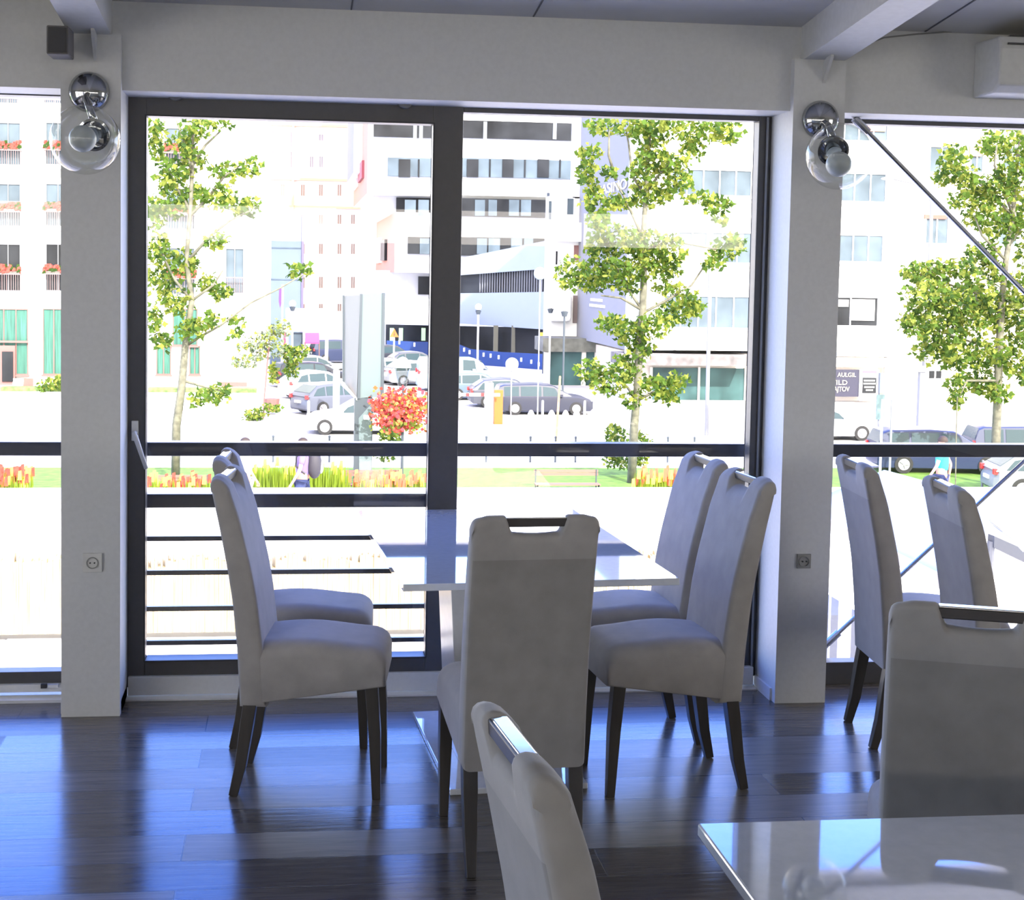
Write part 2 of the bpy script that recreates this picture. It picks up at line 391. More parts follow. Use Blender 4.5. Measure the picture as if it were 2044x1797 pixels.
# door handle
hp = at(269, 861, 5.54); hh = MB().box(hp.x-.013, hp.x+.013, 5.543, 5.556, hp.z-.038, hp.z+.04).build('handle_plate', plast, d1, bevel=.002)
a = at(268, 866, 5.50); b = at(292, 936, 5.50)
MB().tube([(a.x, 5.545, a.z), (a.x, 5.50, a.z), (a.x+.004, 5.50, a.z-.01), (b.x, 5.50, b.z)], [.008, .009, .010, .008], 10).build('handle_lever', plast, hh, smooth=True)
for u, v in ((350, 194), (808, 210)):
    p = at(u, v, 5.545); MB().lathe([(0, 0), (.034, 0), (.034, .03), (.028, .036), (0, .037)], (p.x, 5.555, p.z+.02), (0, -1, 0), 20).build('vent_cap', mat('gray_cap', (.16, .16, .16), .5), d1, smooth=True, auto=.6)
# white bottom ledges and sills
struct(box(CLX+.005, 1.90, 5.535, 5.57, .012, .086).build('trim_30', wallm, bevel=.003))
struct(box(CLX, 1.905, 5.50, 5.56, 0, .006).build('trim_31', wallm))
struct(box(-3.39, CLx, 5.545, 5.57, .03, .06).build('trim_32', plast))
struct(box(-3.39, CLx, 5.50, 5.57, 0, .012).build('trim_33', wallm))
p = at(98, 1369, 5.54)
t = thing('sliding_latch', 'small black and white latch on the sill of the left window', 'latch', (p.x, 5.54, p.z))
box(p.x-.03, p.x-.008, 5.53, 5.545, p.z-.008, p.z+.008).build('catch', black, t)
box(p.x-.004, p.x+.035, 5.53, 5.545, p.z-.006, p.z+.006).build('slider', plast, t)

# ---- outer railing just beyond the glass
r = thing('balcony_railing', 'dark metal railing beam running outside all the windows', 'railing', (0, 5.75, .93))
box(-3.5, 4.8, 5.72, 5.79, .932, .987).build('top_rail', graym, r, bevel=.003)
r2 = thing('door_guard', 'dark railing of one beam and four bars behind the glass door', 'railing', (0, 5.75, 0))
box(-.66, .64, 5.72, 5.79, .722, .778).build('upper_rail', graym, r2, bevel=.003)
for v in (1075, 1143, 1215, 1283):
    z = at(300, v, 5.745).z
    box(-.66, .60, 5.735, 5.755, z-.0095, z+.0095).build('crossbar', graym, r2)
for x in (-.66, .60): box(x-.02, x+.02, 5.73, 5.76, -.1, .93).build('post', graym, r2)
for x in (-3.4, -.74, 2.02, 4.7): box(x-.02, x+.02, 5.73, 5.78, -.1, .933).build('rail_post', graym, r)

# ---- steel bracing rods crossing the right window
def rod(u0, v0, Y0, u1, v1, Y1, r, label):
    a = at(u0, v0, Y0); b = at(u1, v1, Y1); d = (b-a)
    m = MB(); m.tube([a-d*.02, b+d*.35], r, 10); m.tube([a-d*.02, a+d*.06], r*1.7, 10)
    tag(m.build('bracing_rod', steel, smooth=True, auto=.6), label, 'rod', 'bracing rods of the right window')
rod(1712, 243, 5.50, 2044, 583, 5.50, .010, 'steel bracing rod running down to the right from beside the right wall lamp')
rod(1650, 1285, 5.70, 2044, 922, 5.70, .0095, 'steel bracing rod rising from the foot of the right column behind the chairs')

# ---- sockets
for i, (u, v, w) in enumerate(((185, 1123, 19), (1604, 1120, 15))):
    p = at(u, v, 5.32); s = w/530
    t = thing('wall_socket', ('pale power socket on the left column', 'olive gray power socket on the right column')[i], 'socket', (p.x, 5.321, p.z), 'power sockets on the columns')
    box(p.x-s, p.x+s, 5.312, 5.322, p.z-s, p.z+s).build('cover_plate', plast if i == 0 else plastd, t, bevel=.002)
    MB().lathe([(.022, 0), (.022, .004), (.019, .004), (.019, -.008), (0, -.008)], (p.x, 5.311, p.z), (0, -1, 0), 24).build('socket_well', plastd, t)
    for dx in (-.008, .008): MB().tube([(p.x+dx, 5.3195, p.z), (p.x+dx, 5.306, p.z)], .0028, 8).build('pin_hole', black, t)

# ---- loudspeaker, left of the left column top
p = at(110, 82, 5.15)
t = thing('wall_speaker', 'small dark gray speaker box beside the top of the left column', 'speaker', (p.x, 5.3, p.z-.05))
sb = box(p.x-.025, p.x+.05, 5.12, 5.25, p.z-.05, p.z+.05).build('speaker_body', spk, t, bevel=.005)
box(p.x-.018, p.x+.043, 5.114, 5.121, p.z-.043, p.z+.043).build('speaker_grille', black, t)
box(p.x-.01, p.x+.03, 5.25, 5.365, p.z-.012, p.z+.012).build('wall_bracket', spk, t)

# ---- air conditioner at the right edge
p = at(1996, 70, 5.16); q = at(1996, 184, 5.16)
t = thing('air_conditioner', 'white air conditioner on the wall at the top right edge', 'air conditioner', (p.x+.4, 5.36, q.z))
MB().extr([(p.x, 5.36, q.z), (p.x, 5.20, q.z), (p.x, 5.16, q.z+.03), (p.x, 5.15, p.z-.05), (p.x, 5.17, p.z), (p.x, 5.36, p.z)], (.85, 0, 0)).build('casing', beamm, t, bevel=.008)
box(p.x+.03, p.x+.82, 5.148, 5.154, p.z-.035, p.z-.028).build('air_slot', black, t)
box(p.x+.05, p.x+.8, 5.17, 5.33, p.z, p.z+.004).build('top_grille', black, t)
# shading line along the ceiling edge, drawn as a thin gray tube
pts = [at(1705, 108, 5.30), at(1730, 88, 5.30), at(1765, 75, 5.31), at(1830, 68, 5.33), at(1900, 63, 5.35)]
tag(MB().tube(pts, .003, 6).build('ceiling_shade_line', mat('shade_line_gray', (.2, .2, .19), .6)), 'thin gray shade line curving from the right beam along the ceiling edge', 'cable')

# ---- wall lamps
def sconce(cu, cv, gu, gv, bu, bv, ku, kv, gr, label):
    c = at(cu, cv, 5.321); t = thing('wall_lamp', label, 'lamp', (c.x, 5.321, c.z), 'glass globe lamps on the columns')
    R = .074
    MB().lathe([(R*math.cos(a), R*.62*math.sin(a)) for a in [i*PI/2/12 for i in range(13)]], (c.x, 5.32, c.z), (0, -1, 0), 36).build('wall_canopy', darkchrome, t, smooth=True)
    g = at(gu, gv, 5.12); k = at(ku, kv, 5.19); b = at(bu, bv, 5.06)
    MB().tube([(c.x, 5.30, c.z-.01), (c.x, 5.235, c.z-.03), (k.x, k.y-.0, k.z+.035)], [.013, .013, .015], 12).build('arm', darkchrome, t, smooth=True)
    ax = (b-k).normalized()
    MB().lathe([(0, -.02), (.045, -.018), (.056, .0), (.058, .02), (.050, .022), (.046, .004), (.03, 0), (.03, .05), (.0, .05)], k, ax, 32).build('lamp_holder', darkchrome, t, smooth=True, auto=.7)
    MB().ball(b, .047, 28).build('bulb', frost, t, smooth=True)
    MB().ball(g, gr, 40).build('glass_globe', bulbglass, t, smooth=True)
    # hanging pull cord and round bead
    gl = t.children[-1]
sconce(178, 184, 170, 279, 165, 277, 190, 268, .122, 'wall lamp with clear glass globe on the left column')
sconce(1637, 239, 1675, 312, 1674, 328, 1662, 298, .124, 'wall lamp with clear glass globe on the right column')

# ================================================================== CHAIRS
CWD = .356; CH = 1.03
def lerp(tab, z):
    for (a, b), (c, d) in zip(tab, tab[1:]):
        if z <= c: return b+(d-b)*(max(z, a)-a)/(c-a)
    return tab[-1][1]
REAR = [(.29, 0), (.47, -.010), (.63, -.026), (.74, -.044), (.88, -.072), (.97, -.092), (1.04, -.106)]
THK = [(.29, .085), (.50, .082), (.70, .078), (.90, .070), (.98, .060), (1.04, .052)]
def smooth(x): x = max(0, min(1, x)); return x*x*(3-2*x)
def ztop(u):                              # top outline across the width, with the handle cut-out
    a = abs(u)*CWD/2
    z = CH - .006*smooth((a-.13)/.03)
    # rounded outer shoulders
    e = CWD/2-a
    if e < .022: z -= .022-math.sqrt(max(0, .022**2-(.022-e)**2))
    if a < .090:
        z = CH-.0-.052*smooth((.090-a)/.026)*(.86+.14*math.cos(min(1, a/.088)*PI/2))
    return z
def backrest():
    m = MB(); us = []
    N = 72
    for i in range(N+1): us.append(math.sin((i/N-.5)*PI)*.35+ (2*i/N-1)*.65)
    loops = []
    for u in us:
        e = (1-abs(u))*CWD/2; rd = .016
        sh = 1 if e > rd else math.sqrt(max(0, 1-((rd-e)/rd)**2))
        ins = .014*(1-sh)
        zt = ztop(u); zb = .292+.0*u; zb += .02*(1-math.sqrt(max(0, 1-max(0, (abs(u)-.86)/.14)**2)))
        lp = []; K = 26
        rr = lerp(THK, zt)/2
        for i in range(K+1):
            z = zb+(zt-rr-zb)*i/K; lp.append((lerp(REAR, z)+ins, z))
        for i in range(1, 8):
            a = PI*i/8; c = lerp(REAR, zt-rr)+rr
            lp.append((c-rr*math.cos(a)*(1-.0*ins)-.010*math.sin(a), zt-rr+rr*math.sin(a)))
        for i in range(K, -1, -1):
            z = zb+(zt-rr-zb)*i/K; lp.append((lerp(REAR, z)+lerp(THK, z)-ins, z))
        loops.append([(f, -u*CWD/2, z) for f, z in lp])
    n = len(loops[0]); vs = [p for l in loops for p in l]; fs = []
    for i in range(len(loops)-1):
        for k in range(n): fs.append((i*n+k, i*n+(k+1) % n, (i+1)*n+(k+1) % n, (i+1)*n+k))
    fs += [tuple(range(n)), tuple(range(len(vs)-1, len(vs)-n-1, -1))]
    m.add(vs, fs); return m
def seat():
    m = MB(); N = 28; loops = []
    for i in range(N+1):
        u = math.sin((i/N-.5)*PI)
        e = (1-abs(u))*CWD/2
        rd = .065; dz = 0 if e > rd else .05*(1-math.sqrt(max(0, 1-((rd-e)/rd)**2)))
        rs = .012; ins = 0 if e > rs else rs*(1-math.sqrt(max(0, 1-((rs-e)/rs)**2)))
        lp = [(.010+ins, .300+ins)]
        for k in range(9): lp.append((.012+ins+(.462-.012-2*ins)*k/8, .300+.068*k/8+ins*.5))
        # front face up and round over
        for k in range(7):
            a = k/6*PI/2; lp.append((.462-ins-.07+.07*math.cos(a)+.006*math.sin(2*a), .428-dz+.065*math.sin(a)))
        for k in range(10):
            f = .392-(.392-.02)*k/9; lp.append((f-ins*.2, .493-dz+.016*math.sin(PI*min(1, f/.392))**1.5))
        loops.append([(max(f, .03), -u*(CWD/2-.0015), z) for f, z in lp])
    n = len(loops[0]); vs = [p for l in loops for p in l]; fs = []
    for i in range(len(loops)-1):
        for k in range(n): fs.append((i*n+k, i*n+(k+1) % n, (i+1)*n+(k+1) % n, (i+1)*n+k))
    fs += [tuple(range(n)), tuple(range(len(vs)-1, len(vs)-n-1, -1))]
    m.add(vs, fs); return m
def make_chair(label):
    t = thing('dining_chair', label, 'chair', (0, 0, 0), 'upholstered dining chairs', 0, True)
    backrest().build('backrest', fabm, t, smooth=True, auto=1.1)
    seat().build('seat', fabm, t, smooth=True, auto=1.1)
    z = CH-.018; zf = lerp(REAR, z)
    hb = MB().box(zf+.008, zf+.042, -.086, .086, z-.014, z+.009).build('grab_bar', mat('bar_dark_reflection', (.035, .03, .028), .4), t, bevel=.003, seg=3)  # dark room reflection painted as the bar's body colour
    MB().box(zf+.012, zf+.038, -.084, .084, z+.004, z+.0115).build('chrome_top', chrome, hb, bevel=.002)
    tag(hb, 'chrome bar, body coloured like the dark room it mirrors', None)
    for s in (-1, 1):
        y = s*(CWD/2-.026)
        MB().tube([(.415, y, .40), (.430, y, .22), (.438, y, 0)], [.021, .019, .0135], 4, sq=True).build('leg', wood, t, bevel=.002)
        MB().tube([(.040, y, .36), (.022, y, .24), (.002, y, .10), (-.022, y, 0)], [.021, .021, .018, .014], 4, sq=True).build('leg', wood, t, bevel=.002)
    return t
def dup(root, label):
    r = root.copy(); COL.objects.link(r); r['label'] = label
    for ch in list(root.children):
        c = ch.copy(); COL.objects.link(c); c.parent = r
        for g in list(ch.children):
            d = g.copy(); COL.objects.link(d); d.parent = c
    return r
_p = onz(1778, 1197, 1.03); _a = 1.22
C8P = (_p.x-(-.09*math.cos(_a)-math.sin(_a)*.178), _p.y-(-.09*math.sin(_a)+math.cos(_a)*.178))
chairs = [
 (-.131, 4.63, -.133, 'taupe chair seen side-on, left of the white table, the nearer of two'),
 (-.160, 5.09, -.07, 'taupe chair left of the white table, next to the glass door behind its twin'),
 (1.461, 4.575, 3.225, 'taupe chair right of the white table, the nearer of two'),
 (1.445, 5.02, 3.20, 'taupe chair right of the white table, next to the window by the right column'),
 (.661, 3.842, 1.633, 'taupe chair with its back to us at the end of the white window table'),
 (2.130, 4.93, -.095, 'taupe chair just right of the right column, seen from behind beside the window'),
 (2.215, 4.38, -.12, 'taupe chair by the right window, turned from us, second from the column'),
 (C8P[0], C8P[1], 1.22, 'large near taupe chair with its back to us behind the glossy foreground table'),
 (.396, 1.972, .101, 'closest taupe chair, seen edge-on from above at the bottom middle'),
]
c0 = None
for x, y, a, lb in chairs:
    if c0 is None: c0 = make_chair(lb); o = c0
    else: o = dup(c0, lb)
    o.location = (x, y, 0); o.rotation_euler = (0, 0, a)

# ================================================================== TABLES
t = thing('dining_table', 'white glossy dining table by the window between the chairs', 'table', (.73, 4.85, 0), 'white pedestal tables', .061, True)
MB().box(-.433, .433, -.659, .659, .728, .75).build('tabletop', lacq, t, bevel=.002)
MB().box(-.235, .225, -.41, .41, 0, .02).build('base_plate', lacq, t, bevel=.003)
pm = MB(); pm.extr([(-.16, -.14, .018), (.16, -.14, .018), (.20, -.14, .73), (-.20, -.14, .73)], (0, .28, 0)); pm.build('pedestal', mat('satin_white', (.60, .61, .62), .3), t, bevel=.004)
t = thing('dining_table', 'glossy white foreground table at the bottom right corner', 'table', (1.25, 1.65, 0), 'white pedestal tables')
_c = onz(1392, 1643, .735)
box(_c.x, 1.80, 1.0, _c.y, .711, .735).build('tabletop', lacq, t, bevel=.004)
box(1.0, 1.5, 1.25, 2.05, 0, .02).build('base_plate', lacq, t, bevel=.003)
box(1.10, 1.40, 1.5, 1.8, .018, .715).build('pedestal', MATS['satin_white'], t)


# ================================================================== OUTSIDE: the terrace
ZG = -5.0                                   # street level
def rect(u0, v0, u1, v1, Y):                # world x0, x1, z0, z1 of a photographed rectangle at depth Y
    a = at(u0, v0, Y); b = at(u1, v1, Y); c = at(u0, v1, Y); d = at(u1, v0, Y)
    return (a.x+c.x)/2, (b.x+d.x)/2, (b.z+c.z)/2, (a.z+d.z)/2
def wbox(u0, v0, u1, v1, Y, dy=.3):
    x0, x1, z0, z1 = rect(u0, v0, u1, v1, Y); return MB().box(x0, x1, Y, Y+dy, z0, z1)

struct(box(-9, 12, 5.85, 13.9, -2.2, -2.0).build('floor', conc))
zw = onz(700, 1000, 0); Yw = 13.0
zt = at(600, 1000, Yw).z
t = thing('parapet_wall', 'white parapet wall with flat coping beyond the glass', 'wall', (0, Yw, -2))
box(-9, 12, Yw+.04, Yw+.75, -5.0, zt-.07).build('wall_face', conc, t)
box(-9, 12, Yw, Yw+.80, zt-.07, zt).build('coping', conc, t)
zr1 = at(600, 1108, Yw).z; zr0 = at(600, 1256, Yw).z; zs = at(600, 1262, Yw).z
rm = MB(); rr_ = random.Random(3); x = -6.5; xe = at(1560, 1100, 12.9).x
while x < xe:
    w = rr_.uniform(.018, .032); h = rr_.uniform(-.10, .09)-(.16 if rr_.random() < .06 else 0)
    rm.box(x, x+w*.96, 12.93+rr_.uniform(-.006, .006), 13.02, zr0, zr1+h*.45); x += w
tag(rm.build('reed_screen', reed, fix=False), 'straw-coloured reed screen along the foot of the white parapet wall', 'screen')
t = thing('stone_curb', 'weathered pale stone curb in front of the reed screen', 'curb', (0, 12.6, -2))
x = -6.5; i = 0
while x < 8:
    w = .92+.1*((i*7) % 3); box(x, x+w-.012, 12.55, 12.9, -2.0, zs-.005*(i % 2)).build('stone_block', [concd, conc, conc][(i*5) % 3], t, bevel=.01); x += w; i += 1
p = onz(384, 1312, -2.0)
tag(MB().lathe([(0, 0), (.10, 0), (.095, .05), (.05, .28), (.02, .46), (.008, .62), (0, .63)], (p.x, 11.2, -2.0), (0, 0, 1), 16).build('terrace_light', mat('gray_enamel', (.3, .31, .33), .4), smooth=True), 'small gray pointed garden light on the terrace behind the door bars', 'lamp')

# canopy over the outdoor stair, beyond the right window
A = at(1600, 1008, 12.5); B = at(1765, 938, 12.9); C_ = at(1962, 992, 11); D = at(1972, 1192, 8.6)
t = thing('stair_canopy', 'sloping white fabric canopy with a beige edge outside the right window', 'canopy', (C_.x, 11, -2))
m = MB(); N = 10; g = []
for i in range(N+1):
    for k in range(N+1):
        a, b = i/N, k/N; p = (A*(1-a)+D*a)*(1-b)+(B*(1-a)+C_*a)*b; p.z -= .10*math.sin(PI*a)*math.sin(PI*b); g.append(p)
m.add(g, [(i*(N+1)+k, (i+1)*(N+1)+k, (i+1)*(N+1)+k+1, i*(N+1)+k+1) for i in range(N) for k in range(N)])
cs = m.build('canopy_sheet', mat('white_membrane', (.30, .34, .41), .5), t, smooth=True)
md = cs.modifiers.new('thick', 'SOLIDIFY'); md.thickness = .012
MB().extr([A, D, D+Vector((0, 0, -.10)), A+Vector((0, 0, -.08))], (-.03, 0, 0)).build('edge_board', mat('beige_board', (.42, .34, .25), .7), t)
for q in (A*.85+D*.15, A*.1+D*.9, C_): MB().tube([(q.x+.03, q.y, q.z-.02), (q.x+.03, q.y, -2)], .03, 8).build('canopy_post', wht, t)
p = at(1985, 1070, 10); q = at(2120, 1130, 10)
t2 = thing('stair_beam', 'dark gray stair beam sloping down at the right edge', 'beam', (p.x, 10, -2))
MB().extr([p, q, q+Vector((0, 0, -.11)), p+Vector((0, 0, -.09))], (0, .1, 0)).build('beam', mat('gray_beam', (.10, .11, .13), .5), t2)
for q in (p, q): MB().tube([(q.x, 10.05, q.z-.05), (q.x, 10.05, -2)], .03, 8).build('post', ltgray, t2)
a = at(1975, 1040, 9.6); b = at(2044, 1100, 9.6)
tag(MB().tube([a, at(2024, 1078, 9.6), b], .012, 8).build('stay_cable', steel, smooth=True), 'thin cable running down behind the chair at the right edge', 'cable')
t = thing('stair_railing', 'white stair railing with thin balusters below the canopy', 'railing', (at(1690, 1250, 10).x, 10, -2))
xr = at(1684, 1300, 10).x
box(xr-.035, xr+.035, 9.96, 10.04, -2.0, at(1684, 1200, 10).z).build('newel_post', wht, t)
a = at(1640, 1172, 10); b = at(1990, 1330, 10)
MB().tube([a, b], .022, 8).build('handrail', wht, t, smooth=True)
for i in range(9):
    f = .05+i*.11; q = a+(b-a)*f; MB().tube([(q.x, 10, q.z), (q.x, 10, max(-2, q.z-.8))], .008, 6).build('baluster', wht, t)
box(at(1640, 1250, 10.5).x, at(1720, 1250, 10.5).x, 10.5, 11.3, -2.0, at(1660, 1228, 10.5).z).build('stair_flank', mat('gray_flank', (.17, .18, .21), .8), t)

# ================================================================== OUTSIDE: ground
struct(box(-60, 90, 13.8, 49.5, ZG-.3, ZG).build('ground', grass))
def strip(name, v0, v1, z, m, lab=None, cat=None):
    y0 = onz(1000, v0, ZG).y; y1 = onz(1000, v1, ZG).y
    o = box(-70, 110, y1, y0, ZG-.05, z).build(name, m)
    return struct(o) if not lab else tag(o, lab, cat)
struct(box(-25, 40, 16, 32.3, -3.6, -3.4).build('floor', pave))
strip('pavement', 934, 905, ZG+.02, pave)
struct(box(-90, 140, onz(1000, 906, ZG).y, 190, ZG-.4, ZG).build('street', asphalt))
yk = onz(300, 845, ZG).y
struct(box(-70, at(520, 800, 60).x, onz(300, 826, ZG).y, 80, ZG, ZG+.12).build('sidewalk', pave))
# far road markings
t = thing('road_marking', 'pale worn lettering and line painted on the street', 'road marking', (onz(1030, 850, ZG).x, onz(1030, 850, ZG).y, ZG))
p = onz(930, 858, ZG); q = onz(1100, 851, ZG)
for i in range(9):
    x = p.x+(q.x-p.x)*i/9; box(x, x+.28, p.y, q.y, ZG+.002, ZG+.006).build('painted_bar', mat('worn_paint', (.36, .36, .36), .9), t)

def bush(name, label, blobs, Y, n, cat='shrub', size=.11, mats=None, seed=1, spread=.8, group=None, root=None, stem=None):
    r = random.Random(seed); m = MB()
    tot = sum(b[2]*b[3] for b in blobs)
    for bu, bv, ru, rv in blobs:
        c = at(bu, bv, Y+r.uniform(-.5, .5)*spread); k = Y/FPX; a, b = ru*k, rv*k
        nn = max(4, int(n*ru*rv/tot))
        for i in range(nn):
            while True:
                p = Vector((r.uniform(-1, 1), r.uniform(-1, 1), r.uniform(-1, 1)))
                if p.length < 1: break
            p = Vector((c.x+p.x*a, c.y+p.y*max(a, b)*spread*1.2, c.z+p.z*b))
            s = size*r.uniform(.6, 1.25)
            d = Vector((r.gauss(0, .7), r.gauss(0, .7), r.gauss(-.2, .6))).normalized()
            w = d.cross(Vector((r.gauss(0, 1), r.gauss(0, 1), r.gauss(0, 1)))).normalized()
            nrm = d.cross(w)*.15
            mi = r.choices((0, 1, 2), (5, 4, 2))[0]
            m.add([p, p+d*s*.35+w*s*.5, p+d*s*.55+w*s*.22+nrm*s, p+d*s, p+d*s*.55-w*s*.22+nrm*s, p+d*s*.35-w*s*.5],
                  [(0, 1, 2, 3, 4, 5)], mi)
    mats = mats or [leafA, leafB, leafC]
    if root is not None:
        return m.build('foliage', mats, root, fix=False)
    o = m.build(name, mats, fix=False); tag(o, label, cat, group); return o
def tree(label, Y, trunk, blobs, n, branches, seed, size=.22):
    k = Y/FPX; b = at(trunk[-1][0], trunk[-1][1], Y)
    t = thing('plane_tree', label, 'tree', (b.x, Y, ZG), 'street trees beyond the parapet')
    pts = [at(u, v, Y) for u, v, r in trunk]; pts.append(Vector((b.x, Y, ZG)))
    rs = [r*k for u, v, r in trunk]; rs.append(rs[-1]*1.1)
    MB().tube(pts, rs, 10).build('trunk', barkm, t, smooth=True)
    rr = random.Random(seed)
    for br in branches:
        dy = rr.uniform(-1, 1)
        pp = [at(u, v, Y+dy*i/len(br)) for i, (u, v) in enumerate(br)]
        m = MB().tube(pp, [max(.012, 3.4*k*(1-i/len(br)*.75)) for i in range(len(br))], 6).build('branch', barkm, t, smooth=True)
    bush('x', '', blobs, Y, n, size=size, seed=seed, root=t, spread=1.1)
    return t
T1 = [(310,262,25,28),(400,255,35,22),(440,248,22,12),(365,285,25,22),(345,345,35,30),(390,320,24,25),(340,400,38,35),(310,430,22,35),(390,390,30,25),(448,340,28,20),(500,335,26,20),(440,395,38,28),(490,415,32,22),(320,500,30,35),(370,520,30,28),(325,560,32,30),(430,480,25,18),(350,600,40,28),(415,565,25,20),(440,582,28,16),(305,640,20,30),(380,655,28,24),(420,640,20,18),(325,680,22,20),(470,640,22,10),(598,540,28,16),(470,665,18,10),(437,785,26,22),(400,795,22,18),(312,300,15,30)]
tree('slender plane tree with sparse pale leaves behind the glass door', 44.5,
     [(386,236,2.5),(384,330,4),(380,420,4),(372,520,4.5),(383,600,5.5),(370,690,7),(362,780,8),(352,850,8.5),(350,975,9)], T1, 2700,
     [[(383,600),(350,560),(330,520),(310,470)],[(372,690),(400,672),(440,650),(500,605),(560,575),(610,545)],[(380,420),(350,370),(330,320)],[(384,330),(410,290),(440,262)],[(376,520),(420,470),(460,440),(500,420)],[(383,600),(425,570),(445,540)],[(384,350),(370,290),(352,240)],[(365,760),(400,770),(440,780)],[(380,430),(410,400),(450,350),(480,330)]], 11)
T2 = [(1205,250,35,16),(1270,250,34,24),(1330,252,38,25),(1400,258,42,26),(1452,262,26,26),(1178,305,22,16),(1172,340,22,22),(1180,375,18,15),(1215,345,16,13),(1285,345,30,28),(1300,300,28,36),(1345,330,30,28),(1385,300,28,18),(1190,402,28,18),(1240,402,30,16),(1300,390,38,24),(1352,362,30,20),(1400,395,30,12),(1430,410,26,18),(1195,440,20,28),(1240,478,35,26),(1290,490,40,28),(1340,500,30,30),(1195,495,26,26),(1142,545,30,28),(1180,550,35,28),(1230,540,35,32),(1282,532,35,30),(1332,540,25,20),(1440,500,28,14),(1470,488,20,20),(1425,525,22,12),(1335,575,32,12),(1375,595,24,14),(1250,575,22,12),(1222,645,28,20),(1262,665,34,26),(1300,650,38,22),(1350,625,44,22),(1385,612,18,16),(1180,742,28,22),(1212,765,34,22),(1248,735,32,26),(1305,772,32,22),(1350,762,26,18),(1332,792,22,12),(1262,795,22,14),(1280,700,25,20),(1440,440,14,12)]
tree('tall leafy plane tree behind the fixed window', 44.5,
     [(1300,236,3),(1292,330,4),(1290,380,4.5),(1284,470,6),(1285,560,7),(1283,620,8),(1276,700,8),(1272,780,8),(1266,850,9),(1260,972,9.5)], [(a, b, c*1.15, d*1.15) for a, b, c, d in T2], 6200,
     [[(1283,620),(1262,590),(1240,555),(1230,530)],[(1283,625),(1330,600),(1380,570),(1400,540),(1410,520)],[(1290,395),(1262,350),(1255,290),(1250,260)],[(1230,360),(1215,310),(1216,262)],[(1292,380),(1330,330),(1350,305)],[(1283,620),(1240,595),(1200,590)],[(1272,800),(1250,770),(1220,760)],[(1272,800),(1310,780),(1350,765)],[(1285,480),(1250,400),(1230,365)],[(1284,500),(1340,480),(1440,500)]], 12)
T3 = [(1902,318,26,30),(1888,355,24,18),(1930,352,24,24),(2000,285,42,32),(2030,340,34,32),(1990,375,35,30),(1950,380,24,20),(2040,420,26,50),(1958,425,33,28),(2000,450,35,30),(1918,398,25,18),(1830,545,28,22),(1872,540,28,24),(1920,535,28,22),(1960,505,30,28),(1850,590,42,32),(1900,600,40,35),(1950,580,35,35),(1832,640,34,34),(1880,660,45,35),(1930,640,40,30),(1980,620,35,40),(2025,585,32,44),(2035,660,28,40),(1862,700,38,24),(1920,712,40,28),(1970,702,40,30),(2012,722,35,30),(1960,762,32,28),(1998,785,24,16),(1910,770,14,26),(1910,802,14,14),(2046,752,16,20),(2075,500,30,60),(2080,620,30,60),(1985,540,20,22),(2070,300,30,30)]
tree('full green plane tree behind the right window', 44.0,
     [(2040,256,3),(2028,340,4),(2022,430,5),(2008,520,6),(2000,600,7),(1994,700,8),(1992,780,8.5),(1988,880,9.5),(1984,975,11)], [(a, b, c*1.12, d*1.12) for a, b, c, d in T3], 7200,
     [[(2008,520),(1960,470),(1945,430)],[(2000,600),(1930,580),(1870,560),(1835,548)],[(1994,700),(1930,680),(1870,660)],[(2022,430),(1960,370),(1905,330)],[(1992,760),(1930,760),(1912,800)],[(2008,500),(2050,440)],[(2022,430),(1985,330),(1990,290)]], 13)
ty = at(1910, 900, 43.4)
t = thing('young_tree', 'thin staked sapling below the leafy right tree', 'tree', (ty.x, 43.4, ZG))
MB().tube([at(1911, 790, 43.4), at(1909, 860, 43.4), (ty.x, 43.4, ZG)], .022, 6).build('trunk', barkm, t)
bush('x', '', [(1911, 790, 16, 18), (1913, 760, 14, 18)], 43.4, 90, root=t, seed=5, size=.16)
bush('round_bush', 'round dark green bush at the foot of the middle tree', [(1228,872,24,28),(1240,900,36,28),(1222,915,20,20),(1255,925,30,12),(1275,870,14,12),(1290,885,16,10),(1282,912,16,14)], 46, 900, seed=21, size=.15, group=None)
bush('round_bush', 'loose green bush below the red flower basket', [(778,880,26,28),(770,905,22,16),(775,862,20,12)], 46, 500, seed=22, size=.14)
cf = thing('conifer_sapling', 'young wispy conifer on the sidewalk in front of the white building', 'tree', (at(526, 800, 64).x, 64, ZG))
MB().tube([at(540, 660, 64), at(534, 720, 64), at(527, 800, 64), (at(526, 800, 64).x, 64, ZG)], .035, 6).build('trunk', brown, cf)
bush('x', '', [(520,690,26,30),(545,670,25,26),(490,690,20,14),(500,720,22,16),(560,655,22,18),(475,720,14,14),(555,700,14,16)], 64, 600, root=cf, seed=23, size=.22, mats=[mat('needle_green', (.16, .22, .12), .9), leafB, mat('needle_gray', (.20, .22, .18), .9)])
bush('hedge_shrub', 'low gray green shrub in the paved corner beside the parking lot', [(512,828,24,10),(500,834,16,8),(540,815,22,8)], 63, 260, seed=24, size=.2)
bush('hedge_shrub', 'bushy green shrub behind the parked dark car', [(585,710,22,18),(580,735,16,22),(570,700,14,16),(600,700,18,12)], 66, 360, seed=25, size=.22)

